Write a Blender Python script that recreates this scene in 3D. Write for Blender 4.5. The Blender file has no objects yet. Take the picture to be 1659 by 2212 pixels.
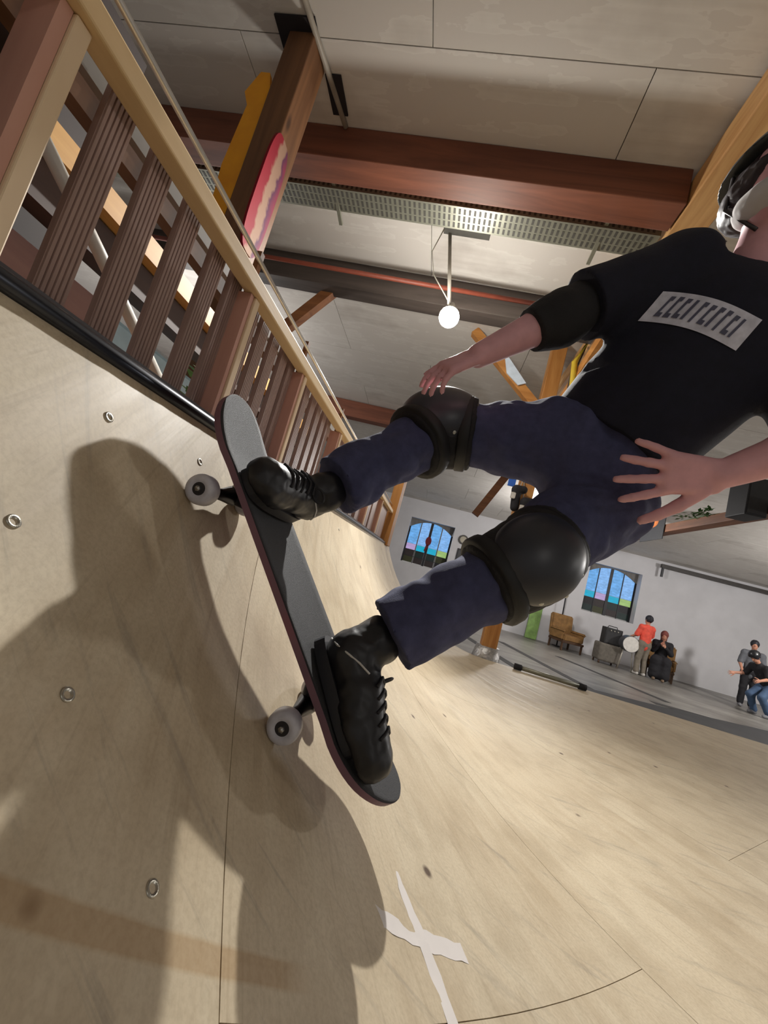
import bpy, bmesh, math, random
import numpy as np
from mathutils import Vector, Matrix, noise
random.seed(7)
sc = bpy.context.scene
COL = sc.collection
H = 1.2                                   # height of the lens above the concrete floor

# ------------------------------------------------------------------ camera
F, CX, CY = 886.0, 829.5, 1106.0
def cam_axes(vp=(927.1, 1238.1), roll=math.radians(15.557)):
    d = np.array([vp[0]-CX, vp[1]-CY, F]); d /= np.linalg.norm(d)
    u = np.array([math.sin(roll), -math.cos(roll), 0.0])
    u[2] = -(u[0]*d[0]+u[1]*d[1])/d[2]; u /= np.linalg.norm(u)
    return np.array([np.cross(d, u), d, u])
M = cam_axes()
def V(*a): return np.array(a, float)
def ray(x, y): return M @ V(x-CX, y-CY, F)
def onX(x, y, X): v = ray(x, y); return v*X/v[0]
def onY(x, y, Y): v = ray(x, y); return v*Y/v[1]
def onZ(x, y, Z): v = ray(x, y); return v*Z/v[2]
def at(x, y, z): return ray(x, y)*z/F     # a point at z metres along the lens axis
cam_d = bpy.data.cameras.new('camera'); cam = bpy.data.objects.new('camera', cam_d); COL.objects.link(cam)
cam_d.sensor_fit = 'HORIZONTAL'; cam_d.sensor_width = 36.0; cam_d.lens = F/1659*36
cam_d.clip_start = 0.02; cam_d.clip_end = 100
r_, dn_, fw_ = M[:, 0], M[:, 1], M[:, 2]
mw = Matrix.Identity(4)
for i in range(3):
    mw[i][0] = r_[i]; mw[i][1] = -dn_[i]; mw[i][2] = -fw_[i]
mw[2][3] = H
cam.matrix_world = mw
sc.camera = cam

# ------------------------------------------------------------------ light and exposure
LAMP = ray(970, 685); LAMP = LAMP/np.linalg.norm(LAMP)*4.0
world = bpy.data.worlds.new('hall_ambient'); sc.world = world; world.use_nodes = True
bg = world.node_tree.nodes['Background']
bg.inputs[0].default_value = (1.0, 0.95, 0.90, 1); bg.inputs[1].default_value = 0.24
spot_d = bpy.data.lights.new('flood_light', 'SPOT'); spot = bpy.data.objects.new('flood_light', spot_d); COL.objects.link(spot)
spot_d.energy = 590; spot_d.color = (1.0, 0.98, 0.94); spot_d.spot_size = math.radians(124); spot_d.spot_blend = 0.85; spot_d.shadow_soft_size = 0.03
spot.location = (LAMP[0], LAMP[1]-0.06, LAMP[2]+H-0.07)
spot.rotation_euler = Vector((0.32, -3.05, -2.15)).to_track_quat('-Z', 'Y').to_euler()
sc.view_settings.view_transform = 'Standard'; sc.view_settings.look = 'None'
sc.view_settings.exposure = 0.0; sc.view_settings.gamma = 1.0; sc.view_settings.use_curve_mapping = False

# ------------------------------------------------------------------ materials
MATS = {}
def srgb(r, g, b):
    f = lambda c: (c/255/12.92) if c/255 <= 0.04045 else ((c/255+0.055)/1.055)**2.4
    return (f(r), f(g), f(b), 1.0)
def new_mat(name):
    m = bpy.data.materials.new(name); m.use_nodes = True; MATS[name] = m
    nt = m.node_tree; return m, nt, nt.nodes['Principled BSDF']
def ramp_node(nt, fac, stops):
    cr = nt.nodes.new('ShaderNodeValToRGB'); el = cr.color_ramp.elements
    el[0].position, el[0].color = stops[0]; el[1].position, el[1].color = stops[-1]
    for p, c in stops[1:-1]:
        e = el.new(p); e.color = c
    nt.links.new(fac, cr.inputs[0]); return cr
def coords(nt, kind='Object', scale=(1, 1, 1), rot=(0, 0, 0)):
    tc = nt.nodes.new('ShaderNodeTexCoord'); mp = nt.nodes.new('ShaderNodeMapping')
    mp.inputs['Scale'].default_value = scale; mp.inputs['Rotation'].default_value = rot
    nt.links.new(tc.outputs[kind], mp.inputs[0]); return mp.outputs[0]
def noise_tex(nt, vec, scale, detail=3, rough=0.55, dist=0.0):
    n = nt.nodes.new('ShaderNodeTexNoise'); n.inputs['Scale'].default_value = scale
    n.inputs['Detail'].default_value = detail; n.inputs['Roughness'].default_value = rough; n.inputs['Distortion'].default_value = dist
    nt.links.new(vec, n.inputs['Vector']); return n.outputs['Fac']
def bump(nt, b, h, strength=0.2, dist=0.01):
    n = nt.nodes.new('ShaderNodeBump'); n.inputs['Strength'].default_value = strength; n.inputs['Distance'].default_value = dist
    nt.links.new(h, n.inputs['Height']); nt.links.new(n.outputs[0], b.inputs['Normal'])
def plain(name, c, rough=0.6, metal=0.0, var=0.12, scale=12, bmp=0.0, bscale=60, kind='Object'):
    if name in MATS: return MATS[name]
    m, nt, b = new_mat(name); col = srgb(*c)
    vec = coords(nt, kind); fac = noise_tex(nt, vec, scale)
    lo = tuple(x*(1-var) for x in col[:3])+(1,); hi = tuple(min(1, x*(1+var)) for x in col[:3])+(1,)
    cr = ramp_node(nt, fac, [(0.3, lo), (0.7, hi)]); nt.links.new(cr.outputs[0], b.inputs['Base Color'])
    b.inputs['Roughness'].default_value = rough; b.inputs['Metallic'].default_value = metal
    if bmp: bump(nt, b, noise_tex(nt, vec, bscale, 4), bmp)
    return m
def wood(name, c1, c2, axis=2, rough=0.6, scale=14, knots=True):
    if name in MATS: return MATS[name]
    m, nt, b = new_mat(name)
    s = [scale]*3; s[axis] = scale*0.09
    vec = coords(nt, 'Object', s)
    fac = noise_tex(nt, vec, 1.0, 5, 0.6, 0.8)
    cr = ramp_node(nt, fac, [(0.28, srgb(*c1)), (0.72, srgb(*c2))])
    out = cr.outputs[0]
    if knots:
        v2 = coords(nt, 'Object', [x*0.45 for x in s]); vo = nt.nodes.new('ShaderNodeTexVoronoi'); vo.inputs['Scale'].default_value = 1.0
        s3 = [3.2]*3; s3[axis] = 1.4
        v3 = coords(nt, 'Object', s3); nt.links.new(v3, vo.inputs['Vector'])
        k = ramp_node(nt, vo.outputs['Distance'], [(0.03, (1, 1, 1, 1)), (0.10, (0, 0, 0, 1))])
        mx = nt.nodes.new('ShaderNodeMix'); mx.data_type = 'RGBA'
        nt.links.new(k.outputs[0], mx.inputs[0]); nt.links.new(out, mx.inputs[6]); mx.inputs[7].default_value = tuple(x*0.55 for x in srgb(*c1)[:3])+(1,)
        out = mx.outputs[2]
    nt.links.new(out, b.inputs['Base Color']); b.inputs['Roughness'].default_value = rough
    bump(nt, b, fac, 0.12, 0.004); return m
def emit(name, c, strength, var=0.0, scale=4):
    m, nt, b = new_mat(name); col = srgb(*c)
    b.inputs['Base Color'].default_value = (0.02, 0.02, 0.02, 1); b.inputs['Roughness'].default_value = 0.6
    b.inputs['Emission Strength'].default_value = strength; b.inputs['Emission Color'].default_value = col
    if var:
        fac = noise_tex(nt, coords(nt, 'Object', (1, 1, 2.5)), scale, 3)
        lo = tuple(x*(1-var) for x in col[:3])+(1,); hi = tuple(x*(1+var*0.6) for x in col[:3])+(1,)
        cr = ramp_node(nt, fac, [(0.3, lo), (0.7, hi)]); nt.links.new(cr.outputs[0], b.inputs['Emission Color'])
    return m

# ------------------------------------------------------------------ object helpers (world space relative to the lens; H lifts it all)
ORG = {}
def link(name, me, m, parent=None, origin=None, smooth=False):
    o = bpy.data.objects.new(name, me)
    if m is not None and len(me.materials) == 0: me.materials.append(m)
    co = np.empty(len(me.vertices)*3); me.vertices.foreach_get('co', co); co = co.reshape(-1, 3)
    if origin is None:
        mn, mx = co.min(0), co.max(0)
        origin = V((mn[0]+mx[0])/2, (mn[1]+mx[1])/2, mn[2] if parent is None else (mn[2]+mx[2])/2)
    co = co-origin; me.vertices.foreach_set('co', co.ravel()); me.update()
    if smooth: me.polygons.foreach_set('use_smooth', [True]*len(me.polygons))
    COL.objects.link(o); place(o, parent, origin); return o
def place(o, parent, origin):
    ORG[o.name] = np.array(origin, float)
    if parent is None: o.location = (origin[0], origin[1], origin[2]+H)
    else:
        o.parent = parent; o.location = tuple(np.array(origin)-ORG[parent.name])
def bm_obj(name, bm, m, parent=None, origin=None, smooth=False):
    bmesh.ops.recalc_face_normals(bm, faces=bm.faces)
    me = bpy.data.meshes.new(name); bm.to_mesh(me); bm.free(); return link(name, me, m, parent, origin, smooth)
def thing(name, label, cat, base, group=None, kind=None):
    o = bpy.data.objects.new(name, None); COL.objects.link(o); o.empty_display_size = 0.05
    place(o, None, base); tag(o, label, cat, group, kind); return o
def tag(o, label=None, cat=None, group=None, kind=None):
    if label: o['label'] = label
    if cat: o['category'] = cat
    if group: o['group'] = group
    if kind: o['kind'] = kind
    return o
def copy_to(src, parent, origin, name=None):
    o = src.copy(); COL.objects.link(o); o.parent = None; place(o, parent, origin); return o
def box(bm, lo, hi):
    lo = V(*lo); hi = V(*hi)
    vs = [bm.verts.new((x, y, z)) for x in (lo[0], hi[0]) for y in (lo[1], hi[1]) for z in (lo[2], hi[2])]
    for f in ((0, 1, 3, 2), (4, 6, 7, 5), (0, 4, 5, 1), (2, 3, 7, 6), (0, 2, 6, 4), (1, 5, 7, 3)): bm.faces.new([vs[i] for i in f])
    return vs
def obox(bm, c, ax, half):
    """oriented box: centre, three axes, half sizes"""
    vs = [bm.verts.new(tuple(c+ax[0]*half[0]*i+ax[1]*half[1]*j+ax[2]*half[2]*k)) for i in (-1, 1) for j in (-1, 1) for k in (-1, 1)]
    for f in ((0, 1, 3, 2), (4, 6, 7, 5), (0, 4, 5, 1), (2, 3, 7, 6), (0, 2, 6, 4), (1, 5, 7, 3)): bm.faces.new([vs[i] for i in f])
def frame(d, hint=(0, 0, 1)):
    d = np.array(d, float); d /= np.linalg.norm(d); h = np.array(hint, float)
    if abs(h@d) > 0.95: h = V(1, 0, 0)
    s = np.cross(h, d); s /= np.linalg.norm(s); return d, s, np.cross(d, s)
def bar(bm, a, b, w, t, hint=(0, 0, 1)):
    a = np.array(a, float); b = np.array(b, float); d, s, u = frame(b-a, hint)
    obox(bm, (a+b)/2, (d, s, u), (np.linalg.norm(b-a)/2, w/2, t/2))
def tube(bm, pts, r, n=10, caps=True):
    pts = [np.array(p, float) for p in pts]; rs = r if hasattr(r, '__len__') else [r]*len(pts); rings = []
    for i, p in enumerate(pts):
        d = pts[min(i+1, len(pts)-1)]-pts[max(i-1, 0)]; d, s, u = frame(d)
        rings.append([bm.verts.new(tuple(p+rs[i]*(math.cos(2*math.pi*k/n)*s+math.sin(2*math.pi*k/n)*u))) for k in range(n)])
    for a, b in zip(rings, rings[1:]):
        for k in range(n): bm.faces.new((a[k], a[(k+1) % n], b[(k+1) % n], b[k]))
    if caps: bm.faces.new(rings[0][::-1]); bm.faces.new(rings[-1])
def lathe(bm, c, axis, prof, n=24, hint=(0, 0, 1)):
    """prof: (distance along axis, radius)"""
    d, s, u = frame(axis, hint); rings = []
    for h, r in prof:
        rings.append([bm.verts.new(tuple(np.array(c)+d*h+r*(math.cos(2*math.pi*k/n)*s+math.sin(2*math.pi*k/n)*u))) for k in range(n)])
    for a, b in zip(rings, rings[1:]):
        for k in range(n): bm.faces.new((a[k], a[(k+1) % n], b[(k+1) % n], b[k]))
    if prof[0][1] > 1e-5: bm.faces.new(rings[0][::-1])
    if prof[-1][1] > 1e-5: bm.faces.new(rings[-1])
    bmesh.ops.remove_doubles(bm, verts=bm.verts, dist=1e-6)
def prism(bm, pts, off):
    """closed polygon of 3-D points extruded by vector off"""
    a = [bm.verts.new(tuple(p)) for p in pts]; b = [bm.verts.new(tuple(np.array(p)+off)) for p in pts]; n = len(pts)
    bm.faces.new(a); bm.faces.new(b[::-1])
    for i in range(n): bm.faces.new((a[i], b[i], b[(i+1) % n], a[(i+1) % n]))
def boxobj(name, lo, hi, m, parent=None, bev=0.0):
    bm = bmesh.new(); box(bm, np.minimum(lo, hi), np.maximum(lo, hi))
    if bev: bmesh.ops.bevel(bm, geom=bm.edges[:], offset=bev, segments=2, affect='EDGES', profile=0.5)
    return bm_obj(name, bm, m, parent)
def tubeobj(name, pts, r, m, parent=None, n=12):
    bm = bmesh.new(); tube(bm, pts, r, n); return bm_obj(name, bm, m, parent, smooth=True)
def barobj(name, a, b, w, t, m, parent=None, hint=(0, 0, 1), bev=0.0):
    bm = bmesh.new(); bar(bm, a, b, w, t, hint)
    if bev: bmesh.ops.bevel(bm, geom=bm.edges[:], offset=bev, segments=2, affect='EDGES', profile=0.5)
    return bm_obj(name, bm, m, parent)

# ------------------------------------------------------------------ implicit surfaces for bodies and clothes
class SDF:
    def __init__(s, lo, hi, vox):
        s.lo = np.array(lo, float); s.vox = vox; s.n = np.ceil((np.array(hi)-s.lo)/vox).astype(int)+1
        s.g = np.full(tuple(s.n), 1.0, np.float32)
    def _sub(s, lo, hi):
        a = np.clip(np.floor((lo-s.lo)/s.vox).astype(int), 0, s.n-1); b = np.clip(np.ceil((hi-s.lo)/s.vox).astype(int)+1, 1, s.n)
        if np.any(b <= a): return None
        ax = [s.lo[i]+s.vox*np.arange(a[i], b[i]) for i in range(3)]
        X, Y, Z = np.meshgrid(*ax, indexing='ij'); sl = tuple(slice(a[i], b[i]) for i in range(3)); return sl, X, Y, Z
    def _merge(s, sl, d, k, cut):
        g = s.g[sl]
        if cut: s.g[sl] = np.maximum(g, -d); return
        h = np.clip(0.5+0.5*(g-d)/k, 0, 1); s.g[sl] = g*(1-h)+d*h-k*h*(1-h)
    def cap(s, a, b, ra, rb, k=0.02, flat=None, cut=False):
        a = np.array(a, float); b = np.array(b, float); R = max(ra, rb)+3*k+2*s.vox
        if flat is not None: R *= 1.05
        r = s._sub(np.minimum(a, b)-R, np.maximum(a, b)+R)
        if r is None: return s
        sl, X, Y, Z = r; P = [X-a[0], Y-a[1], Z-a[2]]; ba = b-a
        if flat is not None:
            nv, f = flat; nv = np.array(nv)/np.linalg.norm(nv); dt = (P[0]*nv[0]+P[1]*nv[1]+P[2]*nv[2])*(f-1)
            P = [P[i]+nv[i]*dt for i in range(3)]; ba = ba+nv*(ba@nv)*(f-1)
        L = ba@ba+1e-12; h = np.clip((P[0]*ba[0]+P[1]*ba[1]+P[2]*ba[2])/L, 0, 1)
        d = np.sqrt(sum((P[i]-ba[i]*h)**2 for i in range(3)))-(ra+(rb-ra)*h)
        s._merge(sl, d.astype(np.float32), k, cut); return s
    def ell(s, c, ax, rad, k=0.02, cut=False):
        c = np.array(c, float); rad = np.array(rad, float); R = rad.max()+3*k+2*s.vox
        r = s._sub(c-R, c+R)
        if r is None: return s
        sl, X, Y, Z = r; P = [X-c[0], Y-c[1], Z-c[2]]
        q = [(P[0]*a[0]+P[1]*a[1]+P[2]*a[2]) for a in ax]
        k0 = np.sqrt(sum((q[i]/rad[i])**2 for i in range(3))); k1 = np.sqrt(sum((q[i]/rad[i]**2)**2 for i in range(3)))+1e-9
        d = np.minimum(k0*(k0-1)/k1, R); s._merge(sl, d.astype(np.float32), k, cut); return s
    def plane_cut(s, p, n):
        """remove everything on the +n side of p"""
        p = np.array(p); n = np.array(n, float); n /= np.linalg.norm(n)
        ax = [s.lo[i]+s.vox*np.arange(s.n[i]) for i in range(3)]
        d = (ax[0]-p[0])[:, None, None]*n[0]+(ax[1]-p[1])[None, :, None]*n[1]+(ax[2]-p[2])[None, None, :]*n[2]
        s.g = np.maximum(s.g, d.astype(np.float32)); return s
    def local_cut(s, p, n, R):
        p = np.array(p); n = np.array(n, float); n /= np.linalg.norm(n); r = s._sub(p-R, p+R)
        if r is None: return s
        sl, X, Y, Z = r; d = (X-p[0])*n[0]+(Y-p[1])*n[1]+(Z-p[2])*n[2]
        rr = np.sqrt((X-p[0])**2+(Y-p[1])**2+(Z-p[2])**2)-R
        s.g[sl] = np.maximum(s.g[sl], np.minimum(d, -rr).astype(np.float32)); return s
    def mesh(s, name, wr=0.0, wscale=18, wdir=None):
        g = np.pad(s.g, 1, constant_values=1.0); ins = g < 0
        c = np.zeros(tuple(np.array(g.shape)-1), np.int8)
        for i in (0, 1):
            for j in (0, 1):
                for k in (0, 1): c += ins[i:g.shape[0]-1+i, j:g.shape[1]-1+j, k:g.shape[2]-1+k]
        act = np.argwhere((c > 0) & (c < 8)); idx = -np.ones(c.shape, np.int64); idx[tuple(act.T)] = np.arange(len(act))
        cor = [(i, j, k) for i in (0, 1) for j in (0, 1) for k in (0, 1)]
        val = {o: g[act[:, 0]+o[0], act[:, 1]+o[1], act[:, 2]+o[2]] for o in cor}
        acc = np.zeros((len(act), 3)); cnt = np.zeros(len(act))
        for o in cor:
            for ax in range(3):
                if o[ax] == 0:
                    q = list(o); q[ax] = 1; q = tuple(q); va, vb = val[o], val[q]; m = (va < 0) != (vb < 0)
                    t = np.where(m, va/np.where(m, va-vb, 1), 0); p = np.tile(np.array(o, float), (len(act), 1)); p[:, ax] = t
                    acc += p*m[:, None]; cnt += m
        vert = (act+acc/cnt[:, None]-1)*s.vox+s.lo
        faces = []
        for ax in range(3):
            b, e = (ax+1) % 3, (ax+2) % 3; sh = [slice(None)]*3
            s0 = [slice(0, g.shape[i]-(1 if i == ax else 0)) for i in range(3)]; s1 = list(s0); s1[ax] = slice(1, None)
            A, B = ins[tuple(s0)], ins[tuple(s1)]; ch = np.argwhere(A != B); ch = ch[(ch[:, b] > 0) & (ch[:, e] > 0)]
            fl = A[tuple(ch.T)]
            def cell(db, de):
                q = ch.copy(); q[:, b] -= db; q[:, e] -= de
                return idx[np.minimum(q[:, 0], idx.shape[0]-1), np.minimum(q[:, 1], idx.shape[1]-1), np.minimum(q[:, 2], idx.shape[2]-1)]
            q = np.stack([cell(1, 1), cell(0, 1), cell(0, 0), cell(1, 0)], 1); q[~fl] = q[~fl][:, ::-1]
            faces.append(q[(q >= 0).all(1)])
        faces = np.concatenate(faces)
        me = bpy.data.meshes.new(name); me.from_pydata(vert.tolist(), [], faces.tolist()); me.update()
        for _ in range(2):                                   # light smoothing of the net
            e = np.empty(len(me.edges)*2, np.int64); me.edges.foreach_get('vertices', e); e = e.reshape(-1, 2)
            sm = np.zeros_like(vert); ct = np.zeros(len(vert))
            np.add.at(sm, e[:, 0], vert[e[:, 1]]); np.add.at(sm, e[:, 1], vert[e[:, 0]]); np.add.at(ct, e[:, 0], 1); np.add.at(ct, e[:, 1], 1)
            vert = vert*0.5+0.5*sm/np.maximum(ct, 1)[:, None]
        me.vertices.foreach_set('co', vert.ravel()); me.update()
        if wr:
            nv = np.empty(len(vert)*3); me.vertices.foreach_get('normal', nv); nv = nv.reshape(-1, 3)
            wd = np.eye(3) if wdir is None else wdir
            q = vert@wd.T*wscale
            dsp = np.array([noise.noise(Vector(p)) + 0.5*noise.noise(Vector(p*2.1)) for p in q])
            vert = vert+nv*(dsp*wr)[:, None]; me.vertices.foreach_set('co', vert.ravel()); me.update()
        return me

# ================================================================== THE SETTING
CE = lambda Y: 2.96-0.0575*max(0.0, Y-7.0)                         # underside of the slightly falling ceiling
YB = 15.0                                           # back wall
# --- floor
m, nt, b = new_mat('concrete')
vec = coords(nt, 'Object'); f1 = noise_tex(nt, vec, 0.9, 5, 0.6); f2 = noise_tex(nt, coords(nt, 'Object', (0.7, 5, 1), (0, 0, 0.35)), 1.1, 4)
mxn = nt.nodes.new('ShaderNodeMath'); mxn.operation = 'MULTIPLY_ADD'; mxn.inputs[1].default_value = 0.5
nt.links.new(f2, mxn.inputs[0]); hm = nt.nodes.new('ShaderNodeMath'); hm.operation = 'MULTIPLY'; hm.inputs[1].default_value = 0.5; nt.links.new(f1, hm.inputs[0]); nt.links.new(hm.outputs[0], mxn.inputs[2])
cr = ramp_node(nt, mxn.outputs[0], [(0.33, srgb(82, 79, 74)), (0.5, srgb(116, 112, 106)), (0.68, srgb(150, 147, 140))]); nt.links.new(cr.outputs[0], b.inputs['Base Color'])
b.inputs['Roughness'].default_value = 0.38
floor = boxobj('floor', (-7, -5, -1.35), (15, YB+0.5, -1.2), m); tag(floor, 'grey worn concrete hall floor beyond the ramp', None, None, 'structure')
mj = plain('dark_joint', (48, 46, 46), 0.8)
for a, bb in (((1.12, 10.4), (2.05, 7.4)), ((2.2, 11.2), (3.25, 7.9)), ((3.8, 11.7), (5.2, 9.2)), ((4.6, 8.6), (7.6, 9.0)), ((0.6, 6.6), (9.0, 6.9))):
    bm = bmesh.new(); a3 = V(a[0], a[1], -1.199); b3 = V(bb[0], bb[1], -1.199); bar(bm, a3, b3, 0.20, 0.006); bm_obj('floor_joint', bm, mj, floor)
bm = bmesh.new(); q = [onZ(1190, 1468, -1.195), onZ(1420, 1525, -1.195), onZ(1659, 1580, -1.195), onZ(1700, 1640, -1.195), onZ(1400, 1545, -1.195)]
prism(bm, q, V(0, 0, 0.01)); tag(bm_obj('shade_slab', bm, plain('shade_dark', (44, 44, 46), 0.7, var=0.3, scale=2)), 'dark slab added for the shaded floor band along the ramp end', 'shade slab')  # thin dark slab added for the shaded band of floor beyond the ramp
# --- back wall with two window openings
def win_rect(bl, tr):
    p = onY(bl[0], bl[1], YB); q = onY(tr[0], tr[1], YB); return p, q
W1 = dict(x0=-1.14, x1=0.50, z0=0.16, z1=1.83)
W2 = dict(x0=5.28, x1=6.98, z0=0.19, z1=1.88)
mw_ = plain('white_plaster', (204, 203, 206), 0.9, var=0.05, scale=1.6, bmp=0.1, bscale=25)
bm = bmesh.new(); zt = CE(YB)+0.3
xs = [-7, W1['x0'], W1['x1'], W2['x0'], W2['x1'], 15]
for i in range(5):
    lo, hi = xs[i], xs[i+1]
    if i in (1, 3):
        w = W1 if i == 1 else W2
        box(bm, (lo, YB, -1.35), (hi, YB+0.5, w['z0'])); box(bm, (lo, YB, w['z1']), (hi, YB+0.5, zt))
    else: box(bm, (lo, YB, -1.35), (hi, YB+0.5, zt))
wall = bm_obj('wall_back', bm, mw_); tag(wall, 'white plastered back wall with two window niches', None, None, 'structure')
sky_m = [emit('sky_pane_blue', (104, 170, 232), 0.95, 0.35, 5), emit('sky_pane_pale', (130, 182, 240), 0.95, 0.3, 6)]
band = {'cyan': emit('pane_cyan', (0, 170, 205), 0.9, 0.15), 'pink': emit('pane_pink', (190, 165, 215), 0.8, 0.15), 'lime': emit('pane_lime', (165, 200, 120), 0.8, 0.2)}
dark_m = [plain('pane_dark_green', (22, 44, 42), 0.55), plain('pane_dark_brown', (48, 38, 38), 0.55), plain('pane_dark_olive', (58, 60, 30), 0.55), plain('pane_black', (24, 22, 28), 0.55)]
fr_m = plain('window_iron', (30, 30, 36), 0.5)
def make_window(name, w, bands, lows, label):
    root = bpy.data.objects.new(name, None); COL.objects.link(root); place(root, None, V((w['x0']+w['x1'])/2, YB+0.28, w['z0'])); tag(root, label, None, None, 'structure')
    x0, x1, z0, z1 = w['x0']+0.03, w['x1']-0.03, w['z0']+0.02, w['z1']-0.03
    W = x1-x0; yy = YB+0.30
    arch = lambda x: z1-0.30*((x-(x0+x1)/2)/(W/2))**2
    zb1 = z0+(z1-z0)*0.44; zb2 = z0+(z1-z0)*0.30; zb3 = z0+(z1-z0)*0.15
    for c in range(4):
        a = x0+W*c/4; e = x0+W*(c+1)/4; g = 0.022 if c != 1 else 0.022
        a += 0.05 if c == 2 else 0.02; e -= 0.05 if c == 1 else 0.02
        n = 6; top = [V(a+(e-a)*i/n, yy, arch(a+(e-a)*i/n)) for i in range(n+1)]
        bm = bmesh.new(); prism(bm, [V(a, yy, zb1), V(e, yy, zb1)]+top[::-1], V(0, 0.015, 0)); bm_obj('pane', bm, sky_m[c % 2], root)
        boxobj('pane', (a, yy, zb2), (e, yy+0.015, zb1-0.012), band[bands[c]], root)
        boxobj('pane', (a, yy, zb3+0.01), (e, yy+0.015, zb2-0.012), dark_m[lows[c]], root)
        boxobj('pane', (a, yy, z0+0.02), (e, yy+0.015, zb3-0.01), dark_m[(lows[c]+1) % 4], root)
    # iron frame: arched head, bars between the columns
    n = 16; top = [V(x0+W*i/n, yy-0.03, arch(x0+W*i/n)) for i in range(n+1)]
    bm = bmesh.new(); prism(bm, [V(x0-0.03, yy-0.03, z1+0.03)]+[p for p in top]+[V(x1+0.03, yy-0.03, z1+0.03)], V(0, 0.06, 0)); bm_obj('window_frame', bm, plain('window_head', (120, 116, 112), 0.9), root)
    for i in range(5):
        x = x0+W*i/4; wd = (0.03, 0.011, 0.045, 0.011, 0.03)[i]
        boxobj('glazing_bar', (x-wd, yy-0.02, z0), (x+wd, yy+0.03, arch(min(max(x, x0+0.02), x1-0.02))), fr_m, root)
    for z in (zb2-0.006, zb3): boxobj('glazing_bar', (x0, yy-0.01, z-0.010), (x1, yy+0.025, z+0.010), fr_m, root)
    return root
w1 = make_window('window_1', W1, ['pink', 'cyan', 'cyan', 'lime'], [1, 0, 0, 2], 'arched stained glass window beside the round wall clock')
bm = bmesh.new()
prism(bm, [V(-0.32+0.11*math.cos(t*math.pi/8), YB+0.24, 1.12+0.17*math.sin(t*math.pi/8)) for t in range(16)], V(0, 0.02, 0)); prism(bm, [V(-0.37, YB+0.24, 0.98), V(-0.27, YB+0.24, 0.98), V(-0.36, YB+0.24, 0.72), V(-0.41, YB+0.24, 0.74)], V(0, 0.02, 0))
tag(bm_obj('hanging_ornament', bm, plain('ornament_red', (110, 16, 26), 0.5)), 'small dark red ornament hanging in the window beside the clock', 'ornament')
w2 = make_window('window_2', W2, ['cyan', 'pink', 'cyan', 'lime'], [3, 1, 0, 3], 'arched stained glass window above the red-shirted person')
# --- ceiling panels
m, nt, b = new_mat('ceiling_paint')
f1 = noise_tex(nt, coords(nt, 'Object', (1, 1, 1)), 1.3, 5, 0.6); f2 = noise_tex(nt, coords(nt, 'Object', (0.35, 6, 1)), 1.0, 4)
ad = nt.nodes.new('ShaderNodeMath'); ad.operation = 'ADD'; nt.links.new(f1, ad.inputs[0]); nt.links.new(f2, ad.inputs[1])
cr = ramp_node(nt, ad.outputs[0], [(0.62, srgb(178, 171, 164)), (1.0, srgb(206, 201, 195)), (1.35, srgb(214, 210, 204))]); nt.links.new(cr.outputs[0], b.inputs['Base Color']); b.inputs['Roughness'].default_value = 0.85
ceil_base = bmesh.new(); yk = [-5.0, 7.0, YB+0.4]
lo_r = [[ceil_base.verts.new((x, y, CE(y)+0.03)) for x in (-7, 15)] for y in yk]; hi_r = [[ceil_base.verts.new((x, y, CE(y)+0.18)) for x in (-7, 15)] for y in yk]
for i in (0, 1):
    ceil_base.faces.new((lo_r[i][0], lo_r[i][1], lo_r[i+1][1], lo_r[i+1][0])); ceil_base.faces.new((hi_r[i][0], hi_r[i+1][0], hi_r[i+1][1], hi_r[i][1]))
    for q in (0, 1): ceil_base.faces.new((lo_r[i][q], lo_r[i+1][q], hi_r[i+1][q], hi_r[i][q]))
for i in (0, 2): ceil_base.faces.new((lo_r[i][0], lo_r[i][1], hi_r[i][1], hi_r[i][0]))
ceiling = bm_obj('ceiling', ceil_base, plain('ceiling_gap', (92, 82, 72), 0.9)); tag(ceiling, 'cream painted panelled hall ceiling', None, None, 'structure')
pw, pl = 2.5, 1.25; proto = None
ys = [-5.5+pl*k for k in range(17)]
for k, ya in enumerate(ys):
    for j in range(9):
        xa = -7+pw*j-(1.25 if k % 2 else 0); xb = xa+pw; yb = min(ya+pl, YB+0.35)
        xa = max(xa, -7); xb = min(xb, 15)
        if xb-xa < 0.2 or yb-ya < 0.1: continue
        bm = bmesh.new(); g = 0.003
        v = [bm.verts.new((x, y, CE(y)+dz)) for dz in (0, 0.03) for x, y in ((xa+g, ya+g), (xb-g, ya+g), (xb-g, yb-g), (xa+g, yb-g))]
        for f in ((3, 2, 1, 0), (4, 5, 6, 7), (0, 1, 5, 4), (1, 2, 6, 5), (2, 3, 7, 6), (3, 0, 4, 7)): bm.faces.new([v[i] for i in f])
        bm_obj('ceiling_panel', bm, m, ceiling)
wl = boxobj('wall_left', (-7.2, -5, -1.35), (-7, YB+0.5, 3.4), mw_); tag(wl, 'plain side wall far behind the railing', None, None, 'structure')

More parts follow.
